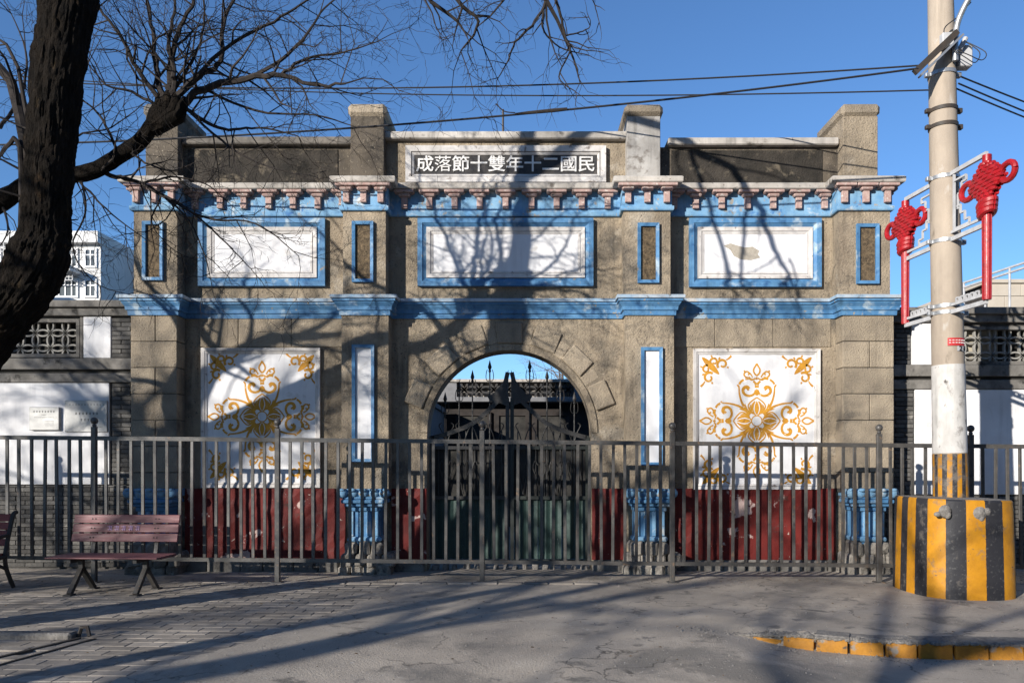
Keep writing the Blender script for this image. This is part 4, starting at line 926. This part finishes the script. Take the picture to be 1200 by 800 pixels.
# ------------------------------------------------------------------ trees
def grow(mb, p, d, L_, r_, lvl, rg, droop=0.0, curl=.5, n=None, kids=None):
    n = n or (4 if lvl < 2 else 3) + int(L_*1.5); pts = [Vector(p)]; rad = [r_]; d = Vector(d).normalized(); st = L_/n; nodes = []
    for i in range(n):
        d = (d+Vector((rg.gauss(0,1), rg.gauss(0,1), rg.gauss(0,1)))*curl*.36+Vector((0,0,-droop*.15))).normalized()
        pts.append(pts[-1]+d*st); rad.append(r_*(1-.72*(i+1)/n)); nodes.append((pts[-1], d.copy(), rad[-1]))
    mb.tube(pts, rad, 6 if r_ > .03 else 4 if r_ > .010 else 3, cap=False)
    if lvl <= 0: return
    k = kids[lvl] if kids else 4
    for j in range(k):
        t = .25+.75*(j+rg.random()*.7)/k; i = min(n-1, int(t*n)); q, dd, rr = nodes[i]
        a = Vector((rg.gauss(0,1), rg.gauss(0,1), rg.gauss(0,.8))); a = (a-dd*a.dot(dd)).normalized()
        nd = dd*math.cos(.75)+a*math.sin(rg.uniform(.55, 1.0))
        grow(mb, q, nd, L_*rg.uniform(.42, .68), max(.0028, rr*rg.uniform(.5,.72)), lvl-1, rg, droop, curl, None, kids)
def along(mb, pts, r0, r1, rg, lvl, L_, k=6, kids=None, droop=.2, curl=.55, every=3, n=8, start=0):
    P = smooth_path(pts, k); m = len(P); rad = [r0+(r1-r0)*i/(m-1) for i in range(m)]
    for i in range(1, m-1): P[i] = P[i]+Vector((rg.gauss(0,1), rg.gauss(0,1), rg.gauss(0,1)))*min(.02, rad[i]*.35)
    mb.tube(P, rad, n, cap=True)
    for i in range(max(1, start), m, every):
        dd = (P[min(i+1, m-1)]-P[max(i-1, 0)]).normalized(); a = Vector((rg.gauss(0,1), rg.gauss(0,1), rg.gauss(0,1))); a = (a-dd*a.dot(dd)).normalized()
        grow(mb, P[i], dd*.55+a*.85, L_*rg.uniform(.6, 1.2), max(.004, min(.35*rad[i]+.004, .02)), lvl, rg, droop, curl, None, kids)
    dd = (P[-1]-P[-2]).normalized(); grow(mb, P[-1], dd, L_, r1, lvl, rg, droop, curl, None, kids)
# near tree whose leaning trunk fills the left edge
rg = random.Random(11)
YT = -4.46
t1 = thing('leaning_tree', 'dark rough barked tree with a thick leaning trunk before the wall plaques', 'tree', (-5.75, YT, 0))
c = [(-5.5,0,.30),(-5.42,.35,.27),(-5.30,.9,.25),(-5.12,1.5,.225),(-4.90,2.1,.21),(-4.68,2.48,.205),(-4.48,2.76,.21),(-4.28,3.03,.22),(-4.15,3.24,.22),(-4.09,3.42,.20),(-4.06,3.62,.18),(-4.04,4.05,.178),(-3.98,4.72,.185),(-3.87,5.45,.20),(-3.79,5.85,.17)]
c = [(x*1.0746, max(-.06, 1.6+(z-1.6)*1.0746), r_*1.0746) for x, z, r_ in c]
P = smooth_path([(x, YT, z) for x, z, r_ in c], 8); Pf = smooth_path([(x, YT, z) for x, z, r_ in c], 26); Rr = smooth_path([(r_,0,0) for x, z, r_ in c], 26)
mb = MB(); mb.tube(Pf, [v.x*1.06 for v in Rr], 130, wob=.10, seed=2, ridge=.065); obj('trunk', mb, m_bark, t1, True)
mb = MB(); KD = [0, 3, 4, 5, 5]
top = P[-1]
def W(u, v, D): return px(u, v, CAM_Y+D+.5)
along(mb, [(-3.98,-4.55,7.5), (-2.9,-4.7,8.3), (-1.6,-4.5,7.95), (-.65,-4.4,7.3), W(600,-60,6.9), W(640,0,7.0)], .085, .024, rg, 2, .8, 5, KD, .9, every=4)
along(mb, [(-.65,-4.4,7.3), W(530,-20,6.8), W(560,25,6.9), W(540,60,7.0)], .03, .006, rg, 2, .55, 5, KD, .6, .7, every=2)
along(mb, [W(640,0,7.0), W(628,25,7.0), W(604,50,7.0), W(596,70,7.0), W(582,95,7.0)], .016, .004, rg, 1, .30, 5, [0,2,3], .8, .7, every=3)
along(mb, [W(640,0,7.0), W(636,32,7.0), W(655,55,7.1), W(690,65,7.1)], .012, .004, rg, 1, .28, 5, [0,2,3], .5, .7, every=3)
along(mb, [W(640,-30,7.0), W(655,10,7.0), W(662,42,7.05), W(668,60,7.05), W(655,90,7.05), W(675,108,7.05)], .016, .004, rg, 1, .30, 5, [0,2,3], .6, .7, every=3)
along(mb, [W(662,42,7.05), W(680,38,7.1), W(692,30,7.1), W(688,15,7.1)], .008, .003, rg, 1, .22, 5, [0,2,2], .3, .8, every=3)
along(mb, [W(690,-60,6.6), W(693,-10,6.8), W(698,10,6.9), W(704,34,6.9)], .008, .003, rg, 0, .18, 5, None, .5, .6, every=4)
along(mb, [(-1.6,-4.5,7.95), W(480,-60,6.6), W(500,-5,6.8), W(535,25,6.9), W(548,45,6.9)], .035, .005, rg, 2, .5, 5, KD, .7, .7, every=2)
along(mb, [top, (-4.0,-4.5,7.2), (-4.0,-4.7,8.6), (-4.1,-5.3,9.9), (-3.9,-5.5,11.1)], .135, .03, rg, 3, 1.6, 5, KD, .0, every=4)
along(mb, [(-4.0,-4.7,8.5), (-3.3,-4.2,9.2), (-2.2,-3.8,9.9), (-1.0,-3.1,10.4)], .085, .025, rg, 3, 1.5, 5, KD, .1, every=4)
along(mb, [P[70], (-4.95,-4.1,5.2), (-5.7,-4.0,5.7), (-6.5,-3.9,6.5)], .06, .015, rg, 2, .9, 5, KD, .2, every=3)
along(mb, [P[56], W(25,175,6.8), W(0,180,6.9), W(-40,200,7.0)], .03, .01, rg, 2, .6, 5, KD, .3, every=3)
along(mb, [P[78], W(20,80,6.9), W(-10,40,7.0)], .025, .008, rg, 2, .7, 5, KD, .2, every=2)
obj('crown', mb, m_twig, t1)
# the tree behind it, with the pollarded limb reaching over the gateway
rg = random.Random(23)
Y2 = -3.4; D2 = Y2-CAM_Y
t2 = thing('pollarded_tree', 'bare tree whose crooked limb and twigs reach across the blue cornice', 'tree', (-8.35, Y2, 0))
c = [(-8.35,-.04,.27),(-8.33,.7,.23),(-8.25,1.6,.21),(-8.1,2.5,.20),(-7.75,3.2,.19)]
P2 = smooth_path([(x, Y2, z) for x, z, r_ in c], 7); Rr = smooth_path([(r_,0,0) for x, z, r_ in c], 7)
mb = MB(); mb.tube(P2, [v.x for v in Rr], 24, wob=.10, seed=5); obj('trunk', mb, m_bark, t2, True)
mb = MB(); Q = lambda u, v, dd=0: px(u, v, Y2+dd)
lp = smooth_path([P2[-1], Q(-60,262), Q(0,236), Q(40,212), Q(80,205), Q(110,200), Q(140,182), Q(165,165), Q(182,142), Q(194,124)], 5)
mb.tube(lp, [.20-.10*min(1, i/12)-.0006*i for i in range(len(lp))], 28, wob=.10, seed=8, ridge=.10); [mb.tube([Q(178,150), Q(u-3,v+12), Q(u,v), Q(u+(u-195)*.15,v-10)], [.08,.07,.055,.025], 10, wob=.3, seed=u) for u, v in ((186,120),(197,117),(206,119),(214,124))]
obj('limb', mb, m_bark, t2, True)
mb = MB(); K3 = [0, 3, 4, 5]
S = [([(190,118),(183,85),(180,45),(172,0),(160,-60)], .036), ([(197,115),(200,80),(208,40),(228,0),(250,-50)], .040), ([(200,115),(205,90),(198,50),(205,5),(200,-40)], .03), ([(208,112),(235,90),(258,72),(262,30),(280,-15),(300,-60)], .038), ([(214,120),(240,105),(290,92),(330,88),(370,100),(405,98)], .042), ([(330,88),(360,68),(400,62),(440,50)], .02), ([(290,92),(330,70),(360,40),(380,10),(420,-20)], .022), ([(215,124),(245,145),(275,152),(310,150),(350,160)], .022), ([(188,120),(160,80),(140,40),(110,0),(95,-40)], .026), ([(186,126),(155,108),(125,100),(100,70)], .018), ([(195,118),(230,60),(240,20),(235,-30)], .022), ([(205,116),(260,60),(320,25),(360,0),(400,-40)], .024), ([(110,202),(135,206),(165,215),(190,228),(205,240)], .028), ([(190,228),(220,245),(255,275),(280,300),(300,322)], .014), ([(165,215),(200,208),(240,215),(265,235)], .014), ([(190,228),(178,260),(200,290),(230,305)], .010), ([(80,200),(105,225),(130,250),(170,280)], .016), ([(150,176),(170,190),(200,200),(230,190)], .014), ([(95,205),(100,250),(85,290),(110,330),(150,345)], .012), ([(0,236),(10,270),(-10,300)], .014), ([(0,150),(25,110),(30,60),(10,10)], .02), ([(215,124),(260,165),(300,190),(350,205)], .016), ([(190,228),(240,255),(300,262),(350,300)], .016), ([(165,215),(215,250),(240,300),(250,345)], .012), ([(240,105),(300,130),(370,135),(420,150)], .016), ([(60,208),(90,160),(130,150),(170,120)], .016), ([(140,182),(120,140),(100,120),(60,100)], .016)]
for i, (pts, r_) in enumerate(S):
    dd = rg.uniform(-.5, .5); m_ = len(pts)
    along(mb, [Q(u, v, dd*j/(m_-1)) for j, (u, v) in enumerate(pts)], r_, r_*.25, rg, 2 if r_ > .015 else 1, .75 if r_ > .015 else .4, 5, K3, .15, .75, every=2, n=6, start=2)
grow(mb, P2[-1], (-.3,.2,1), 3.2, .13, 3, rg, -.2, .5, 9, [0,3,5,7]); grow(mb, P2[-1], (-.8,-.3,.7), 2.6, .10, 3, rg, -.1, .5, 9, [0,3,5,7])
obj('crown', mb, m_twig, t2)
# street trees on the far side of the road; they cast the dappled shade
def street_tree(x, y, h, r_, seed, lean, label, dense=6, lim=6):
    rg = random.Random(seed); t = thing('street_tree', label, 'tree', (x, y, -.13), 'bare street trees across the road')
    mb = MB(); pts = [(x, y, -.13), (x+lean*.2, y, h*.25), (x+lean*.6, y+.1, h*.55), (x+lean, y, h)]; P = smooth_path(pts, 6)
    mb.tube(P, [r_*(1.15-.5*i/(len(P)-1)) for i in range(len(P))], 14, wob=.08, seed=seed); obj('trunk', mb, m_bark, t, True)
    mb = MB()
    for k in range(lim):
        a = 2*PI*k/lim+rg.uniform(-.4,.4); grow(mb, P[-1-(k % 4)], (math.cos(a), math.sin(a), rg.uniform(.5,1.3)), rg.uniform(2.6,4.0), r_*.40, 3, rg, .0, .42, 10, [0,3,4,dense])
    obj('crown', mb, m_twig, t)
TREES = [(-17.6,-13.6,4.6,.17,1,.5), (-10.6,-15.2,5.2,.17,2,-.6), (-19.5,-20.5,6.2,.17,3,.4), (-6.2,-16.6,4.6,.17,4,-.8), (-12.8,-8.8,4.9,.17,7,.3), (-15.6,-11.2,6.6,.19,8,.4), (-19.4,-15.8,7.4,.18,9,.2), (-8.6,-11.6,5.2,.17,12,-.4), (-13.4,-17.6,5.6,.17,13,.5)]
TL = ['bare street tree with a low fork across the road beyond the pollarded tree', 'bare street tree across the road leaning back over the kerb', 'bare street tree farthest up the road behind the row', 'bare street tree leaning hard across the road from the striped block', 'short bare street tree standing just up the road from the benches', 'tall bare street tree across the road with a high fork', 'tallest bare street tree of the row across the road', 'slim bare street tree across the road opposite the red bench', 'bare street tree in the back row behind the slim ones across the road']
for lab, a in zip(TL, TREES): street_tree(*a, lab)
# bare tree in the courtyard, seen through the arch
def far_tree(x, y, h, seed, label):
    rg = random.Random(seed); t = thing('courtyard_tree', label, 'tree', (x, y, 0)); mb = MB(); mb.tube([(x,y,-.1),(x+.1,y,h*.3),(x,y,h*.5)], [.16,.13,.11], 8); obj('trunk', mb, m_twig_far, t, True)
    mb = MB()
    for k in range(6): a = 2*PI*k/6; grow(mb, (x, y, h*.5), (math.cos(a)*.6, math.sin(a)*.6, 1.5), h*.42, .06, 3, rg, 0, .35, 7, [0,4,5,6])
    obj('crown', mb, m_twig_far, t)
far_tree(1.55, 19.5, 6.2, 31, 'pale bare tree behind the courtyard hall seen through the arch')

# ------------------------------------------------------------------ courtyard hall seen through the gate
HY = 7.6
hall = thing('courtyard_hall', 'dark low hall with pierced parapet seen through the iron gate', 'building', (AX, HY, 0))
hs = FPX/(HY-CAM_Y); hz = lambda v: CAM_Z+(540-v)/hs; hx = lambda u: (u-620)/hs
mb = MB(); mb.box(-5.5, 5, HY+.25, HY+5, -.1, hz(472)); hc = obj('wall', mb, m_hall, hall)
mb = MB(); mb.cbox(-5.6, 5.1, HY-.15, HY+.6, hz(471), hz(465.5), .01); obj('eaves_slab', mb, m_hallgrey, hall)
mb = MB(); mb.cbox(-5.6, 5.1, HY-.02, HY+.4, hz(447.5), hz(444), .01); obj('parapet_coping', mb, m_coping, hall)
mb = MB(); mb.box(-5.5, hx(535), HY+.03, HY+.32, hz(465.5), hz(447.5)); mb.box(hx(673), 5, HY+.03, HY+.32, hz(465.5), hz(447.5)); obj('parapet', mb, m_hallgrey, hall)
mb = MB(); rings(mb, hx(535), hx(673), hz(464.8), hz(448), .36, HY+.06, HY+.12, .026); obj('lattice', mb, m_iron, hall)
mb = MB(); mb.box(hx(535), hx(673), HY+.20, HY+.30, hz(465.4), hz(447.6)); obj('lattice_backing', mb, m_coping, hall)
for u0, u1, v0, v1 in ((533,575,482,640),(580,620,482,640),(625,668,482,640)):
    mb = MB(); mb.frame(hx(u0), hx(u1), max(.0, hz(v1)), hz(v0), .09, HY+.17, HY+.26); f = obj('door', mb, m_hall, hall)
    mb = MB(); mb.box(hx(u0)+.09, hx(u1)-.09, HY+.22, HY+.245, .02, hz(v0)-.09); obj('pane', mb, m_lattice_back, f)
mb = MB(); mb.box(-2.25, -2.05, 1.2, HY, -.1, 2.75); mb.box(-2.30, -2.0, 1.2, HY, 2.752, 2.85); tag(obj('courtyard_wall', mb, m_hallgrey), 'plain grey courtyard wall behind the left gate leaf', 'wall')

# ------------------------------------------------------------------ buildings beyond
FY = 26.0; fs = FPX/(FY-CAM_Y); fx = lambda u: (u-620)/fs; fz = lambda v: CAM_Z+(540-v)/fs
apt = thing('apartment_block', 'white apartment block with barred balconies beyond the brick wall', 'building', (fx(60), FY, 0))
mb = MB(); mb.box(fx(-160), fx(118), FY, FY+12, 0, fz(279)); obj('wall', mb, m_bldg, apt)
mb = MB(); mb.box(fx(-161), fx(119), FY-.35, FY+12.1, fz(286), fz(273)); obj('roof_parapet', mb, m_bldg, apt)
mb = MB(); mb.box(fx(119), fx(175), FY+4, FY+12, 0, fz(281)); obj('rear_wing', mb, m_bldg_grey, apt)
mb = MB(); mb.box(fx(119), fx(176), FY+3.6, FY+12.1, fz(296), fz(278)); obj('wing_parapet', mb, m_bldg, apt)
def window(par, u0, u1, v0, v1, y, bars=2, frame_m=m_pvc):
    mb = MB(); w = .09; mb.frame(fx(u0), fx(u1), fz(v1), fz(v0), w, y-.07, y+.02)
    for i in range(1, bars): x = fx(u0)+(fx(u1)-fx(u0))*i/bars; mb.box(x-.03, x+.03, y-.05, y+.0, fz(v1)+w, fz(v0)-w)
    zc = fz(v1)+(fz(v0)-fz(v1))*.66; mb.box(fx(u0)+w, fx(u1)-w, y-.045, y, zc-.03, zc+.03); f = obj('window', mb, frame_m, par)
    mb = MB(); mb.box(fx(u0)+w*.8, fx(u1)-w*.8, y-.02, y-.004, fz(v1)+w*.8, fz(v0)-w*.8); obj('pane', mb, m_glass, f)
def cage(par, u0, u1, v0, v1, y):
    mb = MB(); n = int((fx(u1)-fx(u0))/.16)
    for i in range(n+1): x = fx(u0)+(fx(u1)-fx(u0))*i/n; mb.bar((x, y-.5, fz(v1)), (x, y-.5, fz(v0)), .035, .035)
    for z in (fz(v0), (fz(v0)+fz(v1))/2, fz(v1)): mb.bar((fx(u0), y-.5, z), (fx(u1), y-.5, z), .04, .04)
    for x in (fx(u0), fx(u1)):
        for z in (fz(v0), fz(v1)): mb.bar((x, y-.5, z), (x, y, z), .04, .04)
    obj('window_cage', mb, m_whitemetal, par)
for u0, u1 in ((-110,-85),(-60,-35),(-22,2),(12,26),(62,92),(99,114)):
    for v0, v1 in ((291,314),(327,349),(364,386)): window(apt, u0, u1, v0, v1, FY, 2 if u1-u0 < 20 else 4)
for u0, u1, v0, v1 in ((-1,26,287,298),(64,92,323,331),(-60,-35,289,316)): cage(apt, u0, u1, v0, v1, FY)
for u0, u1, v in ((60,95,317),(60,95,354),(-64,-30,317),(-24,28,320)):
    mb = MB(); mb.cbox(fx(u0), fx(u1), FY-.9, FY-.002, fz(v+5), fz(v-1), .02); obj('balcony', mb, m_bldg, apt)
mb = MB(); mb.tube([(fx(122), FY+3.9, 3), (fx(122), FY+3.9, fz(287))], .07, 8); obj('downpipe', mb, m_pvc, apt)
FYs = FY; FY2 = FY+4
fs = FPX/(FY2-CAM_Y)
window(apt, 142, 156, 300, 335, FY2, 2); window(apt, 126, 139, 302, 335, FY2, 2)
mb = MB(); mb.cbox(fx(128), fx(170), FY2-1.0, FY2-.002, fz(341), fz(336), .02); obj('balcony', mb, m_bldg, apt)
# beige block on the right
by0 = 10.0; bs = FPX/(by0-CAM_Y)
bb = thing('beige_building', 'low beige stone clad building beyond the wall on the right', 'building', (14, by0, 0))
X0, X1, Z1 = (1158-620)/bs, 26, CAM_Z+(540-330)/bs
mb = MB(); mb.box(X0+.05, X1, by0+.05, by0+9, -.1, Z1-.05); bw = obj('wall', mb, m_joint, bb)
i = 0; z = Z1
while z > 4.0:
    x = X0-(.45 if i % 2 else 0)
    while x < 19:
        a = max(X0, x); 
        if x+.9-a > .1:
            q = MB(); q.cbox(a+.006, x+.894, by0, by0+.049, z-.39+.006, z-.006, .006); obj('cladding_tile', q, m_beige, bw)
        x += .9
    z -= .39; i += 1
mb = MB(); mb.cbox(X0-.06, X1, by0-.06, by0+9.05, Z1-.045, Z1+.06, .01); obj('roof_coping', mb, m_beige, bb)
# roof rail of the annexe behind the wall
rail = thing('roof_rail', 'white tubular roof railing rising behind the wall beside the beige building', 'railing', (11, 7, 4.2))
q = MB()
a, b = Vector((9.55, 6.0, 5.42)), Vector((8.6, 3.1, 5.42))
A = px(1128, 332, 7.5); B = px(1215, 303, 5.5)
for dz in (0, -.11): q.tube([A+Vector((0,0,dz)), B+Vector((0,0,dz))], .028, 8)
obj('rail', q, m_whitemetal, rail, True)
for t in (.02, .33, .66, .98):
    q = MB(); p = A.lerp(B, t); q.tube([(p.x, p.y, 3.70), (p.x, p.y, p.z)], .026, 8); obj('post', q, m_whitemetal, rail, True)
mb = MB(); mb.box(8.2, 12.5, 5.0, 8.2, -.1, 3.75); tag(obj('annexe', mb, m_hallgrey), 'flat roofed grey annexe hidden behind the right brick wall', 'building')

# ------------------------------------------------------------------ small litter
tag(obj('caught_twig', tw, m_twig), 'broken twig caught on the thick cable above the name board', 'twig')
mb = MB(); rg = random.Random(3)
for i in range(420):
    x, y = rg.uniform(-7, 7), rg.choice((rg.uniform(-6, -1.0), rg.uniform(-1.5, -.2))); 
    z = max(ground_h(x, y), -.012)+.014+(.012 if x < edge_x(y) else 0); a = rg.uniform(0, PI); l = rg.uniform(.008, .024); w = l*rg.uniform(.35,.7)
    if y < kerb_y(x)+.1 and x > 1.6: continue
    c_, s_ = math.cos(a), math.sin(a); mb.add([(x+l*c_, y+l*s_, z), (x-w*s_, y+w*c_, z+.006), (x-l*c_, y-l*s_, z+.002), (x+w*s_, y-w*c_, z)], [(0,1,2,3)])
tag(obj('fallen_leaves', mb, m_leaf), 'scattered dry leaf bits on the pavement', 'leaves', kind='stuff')

# ------------------------------------------------------------------ unseen houses added behind and left of the viewer to cut sky fill
m_oldbrick = M('old_street_brick', (.16,.13,.115), (.11,.095,.085), 3, .9, .3, 30, .2)
def fill_blocker_house(label, x0, x1, y0, y1, h, face):
    t = thing('fill_blocker_house', label, 'building', ((x0+x1)/2, (y0+y1)/2, -.15))
    q = MB(); q.box(x0, x1, y0, y1, -.15, h); obj('wall', q, m_oldbrick, t)
    q = MB(); q.cbox(x0-.25, x1+.25, y0-.25, y1+.25, h+.003, h+.5, .05); obj('roof', q, m_ledge, t)
    n = int(((x1-x0) if face == 'y' else (y1-y0))/3.2)
    for f in range(int(h/3.2)):
        for i in range(n):
            u = (x0 if face == 'y' else y0)+1.6+i*3.2; z = 1.0+f*3.2; q = MB()
            if face == 'y': q.cbox(u-.75, u+.75, y1-.02, y1+.06, z, z+1.5, .02)
            else: q.cbox(x1-.02, x1+.06, u-.75, u+.75, z, z+1.5, .02)
            w = obj('window', q, m_pvc, t); q = MB()
            if face == 'y': q.box(u-.66, u+.66, y1+.02, y1+.064, z+.09, z+1.41)
            else: q.box(x1+.02, x1+.064, u-.66, u+.66, z+.09, z+1.41)
            obj('pane', q, m_glass, w)
fill_blocker_house('unseen four storey brick house added across the street to block sky light', -1.5, 16, -32, -18, 13, 'y')
fill_blocker_house('unseen long brick house added down the street to block sky light', 17, 44, -32, -20, 12, 'y')
fill_blocker_house('unseen brick house added up the street to block sky light', -36, -21, -9, 12, 14, 'x')

mb = MB(); rg = random.Random(9)
for i in range(2600):                                                 # loose grit, thicker along the gutter and the fence foot
    k = rg.random()
    if k < .35: x = rg.uniform(1.4, 7); y = kerb_y(max(1.8, x))-abs(rg.gauss(.05, .16))
    elif k < .6: x = rg.uniform(-7, 7); y = -1.0+rg.gauss(0, .14)
    else: x = rg.uniform(-3, 6); y = rg.uniform(-6.2, -1.3)
    if x < edge_x(y)+.1 and y < -1.4: continue
    r_ = abs(rg.gauss(0, .006))+.003; z = ground_h(x, y)+r_*.3
    if y < kerb_y(x)+.35 and y > kerb_y(x)-.0 and x > 1.75: continue
    mb.add([(x-r_,y-r_*.7,z-r_*.5),(x+r_,y-r_*.5,z-r_*.5),(x+r_*.3,y+r_,z-r_*.5),(x+r_*.1,y+r_*.1,z+r_*.6)], [(0,1,3),(1,2,3),(2,0,3)])
tag(obj('loose_grit', mb, m_kerbG), 'loose grit scattered over the pavement', 'grit', kind='stuff')
